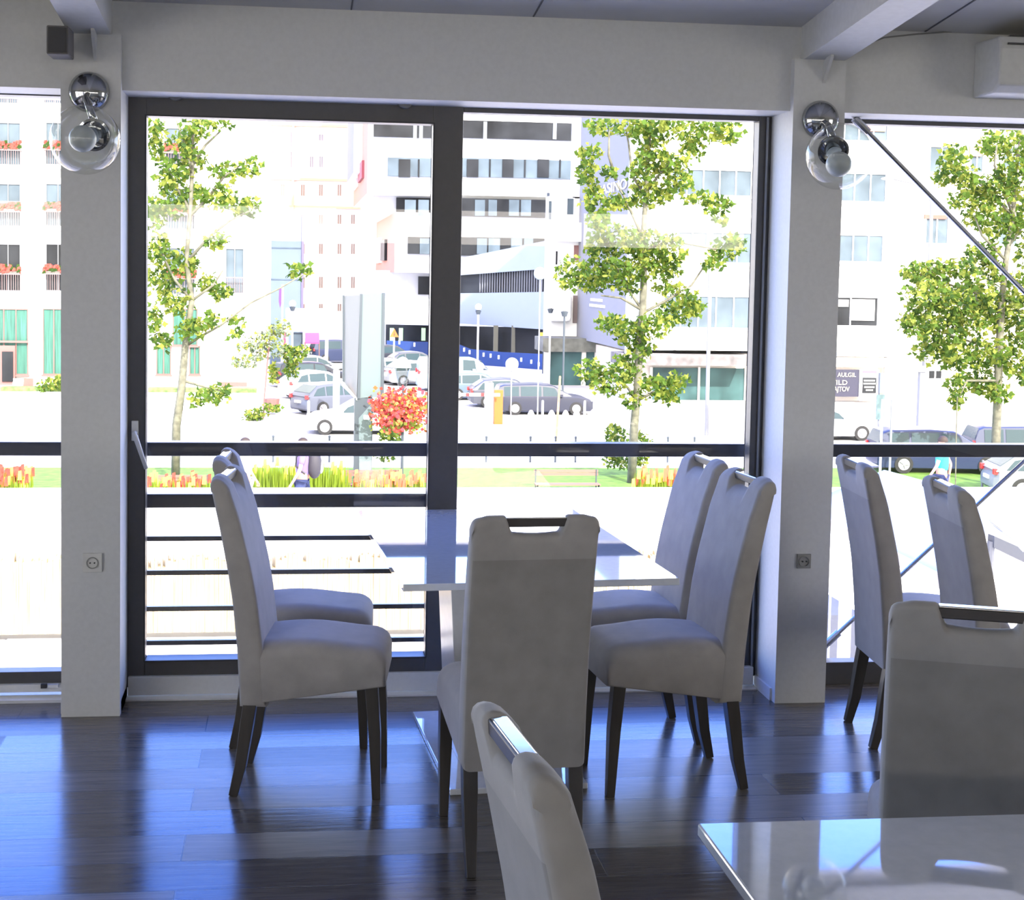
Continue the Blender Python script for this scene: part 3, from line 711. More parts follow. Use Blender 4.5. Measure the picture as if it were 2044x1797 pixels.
# flower bed plants in the lawn
def plants(name, label, u0, u1, v0, v1, n, mats, hh, seed, wgt, cat='flowers'):
    r = random.Random(seed); m = MB()
    for i in range(n):
        u = r.uniform(u0, u1); v = r.uniform(v0, v1); p = onz(u, v, ZG); h = hh*r.uniform(.5, 1.1)
        tip = Vector((p.x+r.uniform(-.12, .12), p.y+r.uniform(-.1, .1), ZG+h)); w = .035
        mi = r.choices(range(len(mats)), wgt)[0]
        m.add([(p.x-w, p.y, ZG), (p.x+w, p.y, ZG), (tip.x+w*.6, tip.y, tip.z*.4+ZG*.6+.0), tip, (tip.x-w*.6, tip.y, tip.z*.4+ZG*.6)], [(0, 1, 2, 3, 4)], 0)
        if mi: m.add([tip+Vector((-.06, 0, -.12)), tip+Vector((.06, 0, -.12)), tip+Vector((.05, .02, .16)), tip+Vector((-.04, .02, .14))], [(0, 1, 2, 3)], mi)
    tag(m.build(name, mats, fix=False), label, cat, kind='stuff')
tall = leaf_mat('leaf_bright', (.22, .30, .04)); yl = mat('yellow_petals', (.7, .5, .08), .8); rd = mat('coral_petals', (.62, .10, .05), .8)
plants('flower_bed', 'tall yellow green grasses beside the walking people', 486, 690, 984, 994, 900, [tall, yl], .95, 31, (30, 1))
plants('flower_bed', 'red and yellow flower bed left of the chairs behind the rail', 290, 420, 984, 994, 260, [tall, yl, redflower], .5, 32, (8, 1, 1))
plants('flower_bed', 'red and green flower bed at the far left window', -20, 60, 984, 994, 160, [tall, redflower, yl], .7, 33, (6, 2, 1))
plants('flower_bed', 'mixed flower bed under the brown bench', 700, 850, 984, 994, 300, [tall, rd, yl], .55, 34, (8, 2, 1))
plants('flower_bed', 'torch lilies and grasses right of the middle tree', 1270, 1380, 984, 994, 260, [tall, rd, yl], .7, 35, (10, 1, 1))
# torch-like red blooms
for i, (u, v) in enumerate(((1331, 948), (1339, 952), (1348, 946), (1286, 950), (1272, 962))):
    p = at(u, v, 42); t = thing('torch_lily', ('tall coral torch lily, left stem of the tight trio', 'tall coral torch lily, middle stem of the tight trio', 'tall coral torch lily, right stem of the tight trio', 'coral torch lily close beside the middle tree trunk, right stem', 'coral torch lily close beside the middle tree trunk, left stem')[i], 'flower', (p.x, 42, ZG), 'torch lilies in the lawn')
    MB().tube([(p.x, 42, ZG), (p.x, 42, p.z-.1)], .015, 5).build('stem', tall, t)
    MB().lathe([(.01, -.14), (.05, -.1), (.055, 0), (.03, .14), (0, .2)], p, (0, 0, 1), 8).build('bloom', rd, t)

# benches
def bench(u0, u1, v, Y, label, m):
    a = at(u0, v, Y); b = at(u1, v, Y); t = thing('park_bench', label, 'bench', ((a.x+b.x)/2, Y, ZG), 'park benches on the lawn')
    for z in (.80, .70): box(a.x, b.x, Y+.22, Y+.26, ZG+z-.04+(a.z-ZG-.78), ZG+z+.045+(a.z-ZG-.78)).build('back_slat', m, t)
    s = a.z-ZG-.36
    for y in (-.2, -.06, .08): box(a.x, b.x, Y+y, Y+y+.11, ZG+s-.02, ZG+s+.02).build('seat_slat', m, t)
    for x in (a.x+.06, b.x-.06): MB().box(x-.02, x+.02, Y+.2, Y+.24, ZG, a.z+.08).box(x-.02, x+.02, Y-.2, Y-.16, ZG, ZG+s).box(x-.02, x+.02, Y-.2, Y+.24, ZG+s-.05, ZG+s-.01).build('leg', dkmetal, t)
brw = mat('brown_bench_slats', (.20, .10, .085), .7); pkw = mat('faded_pink_slats', (.24, .125, .10), .7)
bench(684, 802, 945, 43.2, 'dark brown park bench left of the mullion beyond the rail', brw)
bench(1068, 1197, 944, 43.2, 'faded pink park bench in the middle of the lawn', pkw)
bench(296, 418, 955, 43.2, 'pale red bench left of the chairs beyond the rail', pkw)
bench(-60, 12, 945, 43.2, 'dark red bench at the far left edge', brw)

# little black posts along the pavement
for i, u in enumerate((545, 657, 970, 1058, 1108, 1148, 1332, 1385)):
    y = 49.2; p = at(u, 930, y); ob = MB().tube([(p.x, y, ZG), (p.x, y, ZG+.9)], .035, 8).ball((p.x, y, ZG+.92), .05, 8).build('bollard', dkmetal)
    tag(ob, ('leftmost thin black pavement post, behind the left chairs', 'thin black pavement post left of the advertising column', 'thin black post right of the mullion, first of four',
             'thin black post above the left end of the pink bench', 'thin black post above the middle of the pink bench', 'thin black post above the right end of the pink bench',
             'leaning black post right of the middle tree', 'thin black post close to the right pair of chairs')[i], 'bollard', 'thin black posts along the street')
for i, u in enumerate((1757, 1776, 1962)):
    y = 43.0; p = at(u, 930, y); tag(MB().tube([(p.x, y, ZG), (p.x, y, ZG+(2.9 if u < 1780 else .95))], .04, 8).build('metal_post', [wht, ltgray, ltgray][i]), ('white post beside the near dark wagon', 'gray post just left of the near dark wagon', 'short gray post left of the right tree trunk')[i], 'post')

# ================================================================== BUILDINGS
def win(root, u0, v0, u1, v1, Y, pane=pglass, fr=wht, mull=1, sill=True, d=.12, fw=1.6):
    x0, x1, z0, z1 = rect(u0, v0, u1, v1, Y); k = fw*Y/FPX; m = MB()
    frame_rect(m, x0, x1, z0, z1, k, k, k, k, Y-d, Y)
    for i in range(mull):
        x = x0+(x1-x0)*(i+1)/(mull+1); m.box(x-k/2, x+k/2, Y-d, Y, z0+k, z1-k)
    if sill: m.box(x0-k, x1+k, Y-d*2, Y, z0-k*1.5, z0)
    f = m.build('window', fr, root)
    box(x0+k*.5, x1-k*.5, Y-d*.5, Y-.01, z0+k*.5, z1-k*.5).build('pane', pane, f)
    return f
# -- left apartment house with balconies
t = thing('apartment_house', 'white apartment house with flowered balconies at the far left', 'building', (at(200, 700, 78).x, 78, ZG))
x1 = at(533, 400, 78).x
box(-42, x1, 78, 90, ZG, 14).build('wall', stucco, t)
def balcony(u0, u1, v0, v1, Y, fl=True):       # flowers top v0, rail to v1
    x0, x1, z0, z1 = rect(u0, v0, u1, v1, Y); m = MB()
    m.box(x0, x1, Y-.55, Y-.50, z1-.06, z1); n_ = 12
    for i in range(n_+1): x = x0+(x1-x0)*i/n_; m.box(x-.012, x+.012, Y-.54, Y-.51, z0, z1)
    for x in (x0, x1-.03): m.box(x, x+.03, Y-.5, Y, z1-.05, z1)
    b = m.build('balcony_rail', mat('rose_gray_rail', (.20, .13, .13), .6), t)
    box(x0-.1, x1+.1, Y-.62, Y, z0-.22, z0).build('slab', stucco, b)
    if fl:
        r = random.Random(int(u0+v0)); f = MB()
        box(x0+.05, x1-.05, Y-.5, Y-.3, z1-.02, z1+.12).build('planter', mat('planter_gray', (.12, .11, .1), .8), b)
        for i in range(60):
            p = Vector((r.uniform(x0, x1), Y-.45+r.uniform(-.15, .1), z1+.1+r.uniform(-.05, .32))); s = .10
            f.add([p+Vector((-s, 0, -s)), p+Vector((s, .05, -s*.6)), p+Vector((s*.8, 0, s)), p+Vector((-s*.7, .06, s))], [(0, 1, 2, 3)], r.choices((0, 1), (4, 2))[0])
        f.build('geraniums', [redflower, leafC], b, fix=False)
rows = ((245, 300, 330), (367, 422, 452), (487, 546, 581))
win(t, -6, 150, 38, 208, 78, pglass, ltgray, 1, False); balcony(-10, 42, 184, 208, 78, False)
win(t, 88, 150, 132, 208, 78, pglass, ltgray, 1, False); balcony(86, 134, 184, 208, 78, False)
for v0, vr, v1 in rows:
    for u0, u1 in ((-8, 42), (92, 141), (190, 239)):
        win(t, u0, v0, u1, v1, 78, pglass if v0 < 480 else dglass, ltgray, 1, False); balcony(u0-2, u1+2, vr, v1, 78)
for v0, vr, v1 in ((256, 306, 334), (376, 428, 458), (495, 555, 588)):
    win(t, 331, v0, 389, v1, 78, pglass, ltgray, 1, False); balcony(327, 391, vr, v1, 78)
win(t, 450, 496, 487, 586, 78, pglass, ltgray, 1, False); balcony(448, 489, 553, 586, 78, False)
for u0, u1, v0, v1 in ((-40, 57, 616, 748), (86, 130, 616, 748), (140, 200, 616, 748), (312, 342, 690, 748), (378, 400, 690, 748), (345, 395, 616, 690)):
    win(t, u0, v0, u1, v1, 78, curtain, brown, 1 if u1-u0 < 60 else 3, True, fw=2)
x0, x1_, z0, z1 = rect(-30, 680, 57, 684, 77.85); box(x0, x1_, 77.7, 77.86, z0, z1).build('transom', brown, t)
f = wbox(-14, 690, 30, 768, 77.7, .2).build('entrance_door', brown, t)
wbox(4, 702, 26, 762, 77.62, .05).build('door_pane', dglass, f)
wbox(438, 763, 493, 772, 77.9, .1).build('plinth_plaque', brown, t)
hm = hedge
tag(wbox(0, 774, 125, 789, 76, 1).build('clipped_hedge', hm), 'low clipped hedge in front of the green-curtained windows', 'hedge')
tag(wbox(295, 776, 512, 793, 76, 1).build('clipped_hedge', hm), 'low clipped hedge seen through the glass door on the left', 'hedge')
bush('round_bush', 'rounded bush over the hedge beside the left column', [(100, 768, 28, 12), (120, 760, 14, 12)], 75, 260, seed=27, size=.22)
for nm, uu in (('left window', (-20, 125)), ('glass door', (285, 440))):
    tag(wbox(uu[0], 796, uu[1], 818, 68, .4).build('garden_wall', conc), 'low white garden wall below the hedge behind the '+nm, 'wall')
    tag(wbox(uu[0]+2, 818, min(uu[1], 103) if uu[0] < 0 else uu[1]+60, 824, 66, .6).build('long_bench', mat('mauve_slats', (.25, .18, .19), .8)), 'long low mauve bench in front of the garden wall behind the '+nm, 'bench')
# white cafe chairs by the entrance
for i, u in enumerate((33, 55)):
    p = at(u, 772, 77.4); t = thing('garden_chair', ('white garden chair by the brown entrance door', 'tan garden chair beside the white one at the entrance')[i], 'chair', (p.x, 77.4, ZG))
    m_ = (wht, brw)[i]; z = p.z
    box(p.x-.25, p.x+.25, 77.2, 77.7, z-.06, z).build('seat', m_, t); box(p.x-.25, p.x+.25, 77.65, 77.7, z, z+.42).build('backrest', m_, t)
    for sx in (-.22, .22):
        for sy in (77.22, 77.66): box(p.x+sx-.02, p.x+sx+.02, sy, sy+.03, ZG, z-.06).build('leg', m_, t)

# -- glass tower strip, mirrored sky painted as its blue, and cream house far behind
t = thing('glass_tower', 'slim glass tower coloured with mirrored sky behind the flagpoles', 'building', (at(572, 700, 100).x, 100, ZG))
x0, x1_, z0, z1 = rect(541, 432, 605, 616, 100); box(x0, x1_, 100, 108, ZG, z1).build('wall', mat('mirrored_sky_blue', (.15, .19, .23), .5, spec=.1, noise=.15, nscale=.15), t)
box(x1_-.12, x1_+.05, 99.9, 100.1, ZG, z1+.1).build('corner_trim', purple, t)
for v in (495, 558): z = at(572, v, 100).z; box(x0, x1_, 99.96, 100, z-.04, z+.04).build('joint', pglass, t)
t = thing('cream_house', 'tall cream house with small windows in the far distance', 'building', (at(620, 700, 146).x, 146, ZG))
x0, x1_, z0, z1 = rect(534, 60, 760, 700, 146); box(x0-12, x1_, 146, 158, ZG, z1+1).build('wall', cream, t)
for v in (250, 358, 413):
    z = at(600, v, 146).z; box(x0, x1_, 145.7, 146, z-.12, z+.12).build('cornice', mat('ochre_line', (.62, .36, .22), .9), t)
xx = at(585, 300, 146).x; box(xx-.12, xx+.12, 145.6, 146, ZG, z1+1).build('downpipe', mat('ochre_line', (.62, .36, .22), .9), t)
lv = mat('lilac_pane', (.24, .22, .26), .5); ov = mat('ochre_pane', (.26, .18, .14), .5)
for u0, u1, v0, v1 in ((535, 549, 262, 290), (556, 568, 264, 294), (572, 583, 264, 294), (535, 549, 302, 330), (556, 568, 303, 335), (572, 583, 303, 335),
                       (598, 608, 266, 280), (636, 646, 268, 282), (598, 606, 312, 335), (618, 626, 312, 335), (637, 645, 312, 335)):
    win(t, u0, v0, u1, v1, 146, lv, cream, 1, False, fw=.8)
for v0, v1 in ((368, 392), (428, 448), (486, 508), (552, 576), (606, 622)):
    for u in (565, 605, 641, 678, 705):
        if u == 565 and v0 > 430: continue
        if u == 705 and v0 < 420: continue
        win(t, u-5, v0, u+4, v1, 146, ov, cream, 1, False, fw=.9)
wbox(534, 366, 541, 390, 145.8, .2).build('window', lv, t)
# -- modern white office building
t = thing('office_building', 'modern white office building with dark window bands and salmon side walls', 'building', (at(950, 700, 115).x, 115, ZG))
YM = 115
def block(u0, v0, u1, v1, Y, depth, side=orange):
    x0, x1, z0, z1 = rect(u0, v0, u1, v1, Y)
    m = MB().box(x0, x1, Y, Y+depth, z0, z1); m.m = [0, 0, 0, 0, 1, 0]
    m.f = m.f; return m.build('storey_block', [stucco, side], t)
block(735, 60, 1400, 393, YM, 26); block(788, 430, 1400, 549, YM, 26)
block(745, 388, 1400, 434, YM+4, 22, stucco); block(770, 545, 1400, 600, YM+5, 22, stucco)
block(707, 60, 760, 345, YM+9, 14, bluegray)
band = lambda u0, u1, v0, v1, Y=YM, d=.25, m=dglass: wbox(u0, v0, u1, v1, Y-d, d+.05).build('window_band', m, t)
b_ = band(746, 862, 243, 274); 
band(918, 1147, 243, 278)
for u in (828, 840, 968, 1107): wbox(u-3, 243, u+4, 278, YM-.3, .1).build('divider', paleblue, t)
# second storey: pale panes with separate dark ones
band(774, 862, 315, 352, m=pglass)
band(918, 1147, 318, 355, m=pglass)
for u0, u1 in ((796, 819), (932, 955), (1003, 1025), (1073, 1096)): wbox(u0, 318, u1, 354, YM-.34, .1).build('open_pane', dglass, t)
for u in (836, 978, 1048, 1118): wbox(u-1.5, 318, u+1.5, 354, YM-.34, .1).build('divider', dglass, t)
band(791, 862, 395, 430, YM+4); band(916, 1147, 398, 434, YM-.2)
for u0, u1 in ((808, 830), (835, 856), (948, 968), (975, 992), (1016, 1036), (1040, 1060)): wbox(u0, 399, u1, 431, YM-.5, .1).build('pale_pane', pglass, t)
band(814, 862, 473, 507); band(916, 1147, 475, 512)
for u0, u1 in ((838, 862), (952, 972), (975, 998), (1020, 1042), (1046, 1064)): wbox(u0, 476, u1, 507, YM-.34, .1).build('pale_pane', pglass, t)
band(835, 862, 552, 588, YM+5)
# small windows in the salmon side walls
def sidewin(u0, u1, v0, v1, X, m_):
    a = at(u0, v0, YM); 
    def yx(u): d = ray(u, (v0+v1)/2); return X*d.y/d.x
    ya, yb = yx(u1), yx(u0); z0 = at(u1, v1, ya).z; z1 = at(u1, v0, ya).z
    box(X-.25, X, ya, yb, z0, z1).build('side_window', m_, t)
XA = at(735, 300, YM).x; XB = at(788, 490, YM).x
sidewin(720, 728, 320, 355, XA, mat('raspberry_panel', (.30, .07, .09), .7)); sidewin(709, 716, 322, 372, XA, stucco); sidewin(765, 773, 478, 520, XB, dglass); sidewin(754, 762, 474, 525, XB, stucco)
# angled pale blue volumes in front of the lower storeys, nearer at the right
def wedge(u0, v0a, v0b, u1, v1a, v1b, Y0, Y1, dep, nm, m_, root=None):
    a0 = at(u0, v0a, Y0); a1 = at(u0, v0b, Y0); b0 = at(u1, v1a, Y1); b1 = at(u1, v1b, Y1)
    m = MB(); m.extr([a0, b0, b1, a1], (dep*.1, dep, 0)); return m.build(nm, m_, root or t)
tq = thing('ramp_building', 'pale blue angled ramp building with louvres right of the mullion', 'building', (at(1000, 700, 108).x, 108, ZG)); 
t = tq
wedge(900, 519, 551, 1088, 481, 537, 113.3, 104, 1.2, 'upper_band', paleblue)
wedge(900, 551, 586, 1088, 537, 583, 113.8, 104.8, .7, 'louvre_glazing', dglass)
for i in range(26):
    f = i/26; u = 958+f*128; Y = 114.2-(u-900)/188*9.4-.4; v0 = 551-(u-900)/188*14
    x0, x1_, z0, z1 = rect(u-1.1, v0, u+1.1, 584, Y); box(x0, x1_, Y-.12, Y, z0, z1).build('louvre', ltgray, t)
wedge(900, 586, 645, 1088, 583, 658, 113.3, 104, 1.2, 'lower_band', mat('pale_blue_cladding', (.31, .36, .41), .6))
wedge(770, 648, 745, 1088, 655, 745, 113.9, 105.5, .8, 'glazed_ground_floor', dglass)
for u in (990, 1026, 1070): x0, x1_, z0, z1 = rect(u-5, 650, u+4, 720, 107); box(x0, x1_, 107, 107.2, z0, z1).build('pillar', mat('greenish_pillar', (.13, .13, .10), .8), t)
x0, x1_, z0, z1 = rect(800, 608, 870, 644, 110); box(x0, x1_, 110, 112, z0, z1).build('white_panel', stucco, t)
for u in (782, 800, 845): x0, x1_, z0, z1 = rect(u-4, 655, u+4, 680, 109.9); box(x0, x1_, 109.8, 109.9, z0, z1).build('lit_sign', [orangem, wht, mat('pale_green_sign', (.3, .6, .3), .5)][u % 3], t)
bluew = thing('site_hoarding', 'blue site hoarding with small white marks behind the parked cars', 'fence', (at(1000, 740, 100).x, 100, ZG))
pts = ((772, 680, 112), (860, 683, 111), (918, 688, 104), (940, 697, 103), (1002, 703, 101), (1084, 707, 98))
for i in range(5):
    (ua, va, Ya), (ub, vb, Yb) = pts[i], pts[i+1]
    a0 = at(ua, va, Ya); b0 = at(ub, vb, Yb)
    m = MB(); m.extr([a0, b0, (b0.x, b0.y, ZG), (a0.x, a0.y, ZG)], (0, .1, 0)); m.build('fence_panel', mat('mauve_panel', (.20, .17, .25), .7) if i == 9 else bluef, bluew)
for u, v, Y in ((797, 683, 111.2), (827, 688, 110.8), (926, 698, 103), (937, 703, 102.8), (965, 708, 102), (979, 710, 101.4), (995, 713, 101), (1040, 718, 99), (1060, 722, 98.4), (1075, 727, 97.8)):
    x0, x1_, z0, z1 = rect(u-1.8, v-4, u+1.8, v+4, Y); box(x0, x1_, Y-.12, Y-.05, z0, z1).build('white_mark', wht, bluew)

# -- corner block, its side wall painted gray for the shade on it
YC = 74
t = thing('corner_building', 'white corner building with shade-coloured side wall behind the middle tree', 'building', (at(1400, 810, YC).x, YC, ZG))
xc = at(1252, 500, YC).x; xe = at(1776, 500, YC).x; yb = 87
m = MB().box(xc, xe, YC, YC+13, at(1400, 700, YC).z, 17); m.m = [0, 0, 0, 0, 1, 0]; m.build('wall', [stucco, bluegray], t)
zg = at(1400, 708, YC).z
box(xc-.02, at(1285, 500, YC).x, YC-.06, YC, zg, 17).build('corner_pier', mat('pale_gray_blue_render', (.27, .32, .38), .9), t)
box(xc+.6, xe, YC+1, YC+12.8, ZG, zg).build('ground_floor', cream, t)
wbox(1240, 708, 1496, 730, YC-1, 2.5).build('canopy', mat('weathered_gray_canopy', (.15, .14, .14), .9, noise=.4, nscale=2), t)
wbox(1300, 735, 1492, 818, YC+.8, .3).build('shop_glazing', tealglass, t)
for u in (1300, 1395, 1488): wbox(u-2, 733, u+2, 818, YC+.7, .2).build('glazing_post', cream, t)
# windows of the white front
for u0, u1, v0, v1, p_, mu in ((1338, 1500, 338, 392, pglass, 4), (1350, 1500, 463, 526, pglass, 4), (1322, 1498, 590, 656, pglass, 4),
        (1640, 1768, 345, 404, pglass, 3), (1640, 1762, 468, 524, pglass, 3), (1640, 1752, 592, 652, dglass, 1), (1655, 1772, 225, 283, pglass, 3), (1560, 1620, 345, 404, pglass, 1)):
    win(t, u0, v0, u1, v1, YC, p_, wht, mu, True, fw=2.5)
wbox(1352, 495, 1432, 524, YC-.1, .1).build('ochre_blind', mat('ochre_blind', (.42, .26, .15), .8), t)
wbox(1719, 250, 1768, 262, YC-.16, .1).build('salmon_blind', orange, t)
wbox(1640, 598, 1694, 612, YC-.16, .1).build('roller_blind', stucco, t); wbox(1699, 598, 1746, 640, YC-.16, .1).build('roller_blind', stucco, t)
for v in (404, 530, 700):
    wbox(1350, v-5, 1500, v, YC-.5, .5).build('ledge', stucco, t)
x = at(1776, 500, YC).x; box(x-.1, x+.1, YC-.12, YC, ZG, 17).build('downpipe', mat('rust_gray_pipe', (.45, .42, .40), .8), t)
wbox(1655, 704, 1776, 712, YC-.3, .3).build('blue_fascia', mat('pale_blue_fascia', (.30, .36, .45), .6), t)
sg = wbox(1655, 714, 1772, 733, YC-.2, .2).build('shop_sign', cream, t)
wf = wbox(1650, 738, 1714, 792, YC-.1, .1).build('shop_window', mat('dark_shop_pane', (.035, .035, .06), .2), t)
dr = wbox(1716, 738, 1754, 800, YC-.2, .2).build('shop_door', wht, t)
wbox(1722, 754, 1749, 785, YC-.24, .05).build('door_pane', dglass, dr); wbox(1722, 787, 1749, 799, YC-.24, .05).build('kick_panel', paleblue, dr)
wbox(1722, 740, 1750, 745, YC-.24, .05).build('top_light', purple, dr)
def text(s, u, v, Y, hpx, name, m_, root, wpx=None, rz=0, ext=.01, X=None):
    cu = bpy.data.curves.new(name, 'FONT'); cu.body = s; cu.size = 1; cu.extrude = ext
    o = bpy.data.objects.new(name+'_tmp', cu); COL.objects.link(o)
    dg = bpy.context.evaluated_depsgraph_get(); me = bpy.data.meshes.new_from_object(o.evaluated_get(dg))
    bpy.data.objects.remove(o)
    w = max(v_.co.x for v_ in me.vertices); h = .72
    k = hpx*Y/FPX/h; kx = (wpx*Y/FPX/w) if wpx else k
    p = at(u, v, Y)
    R = Matrix.Rotation(rz, 4, 'Z') @ Matrix.Rotation(PI/2, 4, 'X') @ Matrix.Diagonal((kx, k, 1, 1))
    me.transform(R); me.materials.clear(); me.materials.append(m_)
    ob = bpy.data.objects.new(name, me); COL.objects.link(ob); ob.parent = root
    ob.location = p-OFF[root.name]; return ob
ct = mat('cream_lettering', (.80, .72, .55), .6)
text('NC AULGIL', 1652, 752, YC-.14, 9, 'window_lettering', ct, t, 61)
text('STILD', 1652, 768, YC-.14, 10, 'window_lettering', ct, t, 42)
text('BDAJTOV', 1650, 781, YC-.14, 10, 'window_lettering', ct, t, 49)
for v, w in ((760, 22), (766, 24), (773, 20), (779, 14)): wbox(1735.5-w/2, v-1.5, 1735.5+w/2, v+1.5, YC-.27, .03).build('notice_strip', ct, t)
# lettering on the side wall, running into depth
yy = 84.5; R_ = -PI/2
def sidetext(s, u, v, h, wm, m_):
    d = ray(u, v); Y = (xc-.06)*d.y/d.x; o = text(s, u, v, Y, h, 'wall_lettering', m_, t, None, -PI/2, .02)
    k = wm/max(1e-6, max(v_.co.y for v_ in o.data.vertices)-min(v_.co.y for v_ in o.data.vertices))
    for v_ in o.data.vertices: v_.co.y *= k
    return o
sidetext('CASINO', 1190, 391, 19, 7.5, wht)
for u0, u1, v in ((1178, 1208, 609), (1180, 1203, 598)):
    d0 = ray(u0, v); d1 = ray(u1, v); y0 = xc*d0.y/d0.x; y1 = xc*d1.y/d1.x; z = at(u0, v, y0).z
    box(xc-.05, xc, y1, y0, z-.08, z+.08).build('wall_strip', wht, t)
# lower set-back wing, left of the side wall
x0 = at(1092, 500, yb).x
box(x0, xc, yb, yb+.8, at(1100, 676, yb).z, at(1100, 392, yb).z).build('wing_wall', stucco, t)
box(at(1145, 300, yb).x, xc, yb, yb+.8, at(1100, 395, yb).z, 18).build('wing_wall', stucco, t)
win(t, 1093, 400, 1102, 440, yb-.1, pglass, wht, 0, False); win(t, 1130, 395, 1146, 430, yb-.1, pglass, wht, 0, False)
wbox(1092, 444, 1170, 482, yb-.8, .8).build('bay_apron', stucco, t)
win(t, 1107, 500, 1114, 530, yb-.1, dglass, wht, 0, False)
wbox(1096, 585, 1142, 643, yb-.8, .8).build('rounded_balcony', wht, t, bevel=.25)
wbox(1146, 490, 1162, 520, yb-.1, .1).build('brown_recess', brown, t)
wbox(1144, 590, 1162, 645, yb-.1, .1).build('gray_recess', mat('mauve_gray_recess', (.16, .13, .13), .9), t)
wbox(1084, 676, 1245, 703, yb-3, 3).build('stone_band', mat('gray_stone_band', (.13, .135, .115), .9, noise=.4, nscale=2), t)
wbox(1088, 703, 1250, 800, yb-2.6, .4).build('arcade_glazing', tealglass, t)
for u in (1090, 1165, 1214): wbox(u-4, 703, u+4, 800, yb-2.8, .3).build('arcade_post', cream, t)
# thin dark pole up the junction
p = at(1088, 700, 95); tag(MB().tube([(p.x, 95, ZG), (p.x, 95, at(1092, 385, 95).z)], .10, 8).build('tall_mast', dkmetal), 'tall thin dark mast in front of the office building', 'mast')

# -- cream house on the right
t = thing('stucco_house', 'cream stucco house behind the right tree', 'building', (at(1900, 780, 76).x, 76, ZG))
x0 = at(1779, 500, 76).x; box(x0, x0+26, 76, 87, ZG, 17).build('wall', mat('warm_cream_stucco', (.80, .72, .62), .9), t)
for i, (u0, u1, v0, v1, p_) in enumerate(((1853, 1903, 292, 346, pglass), (1935, 1962, 292, 346, pglass), (1845, 1892, 428, 488, pglass), (1918, 1962, 570, 626, dglass), (1850, 1880, 738, 758, dglass), (1990, 2030, 430, 490, pglass), (2000, 2040, 292, 340, pglass))):
    win(t, u0, v0, u1, v1, 76, p_, wht, 1, True, fw=2.5)
wbox(1846, 429, 1890, 437, 75.8, .1).build('red_blind', mat('brick_red_blind', (.32, .10, .08), .8), t)
wbox(1936, 292, 1960, 312, 75.8, .1).build('ochre_blind', MATS['ochre_blind'], t)
wbox(1940, 626, 1998, 632, 75.2, .8).build('balcony_slab', stucco, t)
wbox(1779, 253, 1960, 262, 75.4, .6).build('cornice', MATS['warm_cream_stucco'], t)
# -- entrance kiosk with lettering and the pink awning
t = thing('entrance_kiosk', 'white entrance kiosk with sign band beside the flags', 'building', (at(610, 710, 92).x, 92, ZG))
wbox(570, 618, 660, 662, 92, 3).build('sign_band', stucco, t)
for u in (572, 607, 652): wbox(u-3, 662, u+3, 735, 92, .4).build('pillar', stucco, t)
wbox(584, 664, 604, 700, 92.3, .2).build('pane', pglass, t)
x0, x1_, z0, z1 = rect(609, 665, 637, 682, 91)
t = thing('market_awning', 'pink awning under the white kiosk', 'awning', ((x0+x1_)/2, 91, ZG))
MB().extr([(x0, 91.4, z1), (x0, 90.2, z0), (x0, 90.2, z0-.1), (x0, 91.6, z1-.1)], (x1_-x0, 0, 0)).build('canvas', pinkm, t)
for x in (x0, x1_): MB().tube([(x, 90.3, ZG), (x, 90.3, z0)], .03, 6).build('pole', brown, t)

# ================================================================== STREET FURNITURE
# advertising column: two-sided light box on a slanting foot
Yb = 43.6; kx = Yb/FPX
t = thing('advertising_column', 'tall gray blue advertising column with slanted underside', 'sign', (at(725, 900, Yb).x, Yb, ZG))
a = at(686, 590, Yb+1.2); b = at(720, 588, Yb); c = at(766, 588, Yb+.2)
def vert(u0, v0, u1, v1, Ya, Yb_): return at(u0, v0, Ya), at(u1, v1, Yb_)
l0 = at(686, 591, Yb+1.2); l1 = at(719, 589, Yb); l2 = at(712, 794, Yb); l3 = at(686, 762, Yb+1.2)
MB().extr([l0, l1, l2, l3], (.25, .5, 0)).build('left_panel', mat('silver_panel', (.19, .19, .185), .5), t)
r0 = at(722, 588, Yb); r1 = at(765, 586, Yb); r2_ = at(762, 792, Yb); r3 = at(716, 795, Yb)
MB().extr([r0, r1, r2_, r3], (0, .35, 0)).build('right_panel', mat('pale_blue_poster', (.115, .155, .165), .5), t)
MB().extr([at(719, 587, Yb-.03), at(724, 587, Yb-.03), at(719, 796, Yb-.03), at(713, 796, Yb-.03)], (0, .4, 0)).build('frame_edge', dkmetal, t)
MB().extr([at(763, 585, Yb-.03), at(769, 585, Yb-.03), at(766, 795, Yb-.03), at(760, 795, Yb-.03)], (0, .4, 0)).build('frame_edge', dkmetal, t)
MB().extr([at(684, 590, Yb+1.15), at(688, 590, Yb+1.15), at(688, 764, Yb+1.15), at(684, 762, Yb+1.15)], (0, .3, 0)).build('frame_edge', dkmetal, t)
MB().extr([at(684, 762, Yb+.6), at(713, 795, Yb-.05), at(713, 800, Yb-.05), at(682, 770, Yb+.6)], (0, .3, 0)).build('slanted_underside', cream, t)
x0, x1_, z0, z1 = rect(707, 795, 743, 975, Yb); box(x0, x1_, Yb, Yb+.5, ZG, z1).build('post', dkmetal, t)
MB().extr([at(716, 835, Yb-.02), at(742, 806, Yb-.02), at(741, 975, Yb-.02), at(717, 975, Yb-.02)], (0, .03, 0)).build('post_panel', MATS['pale_blue_poster'], t)
wbox(726, 829, 738, 838, Yb-.04, .03).build('sticker', wht, t)

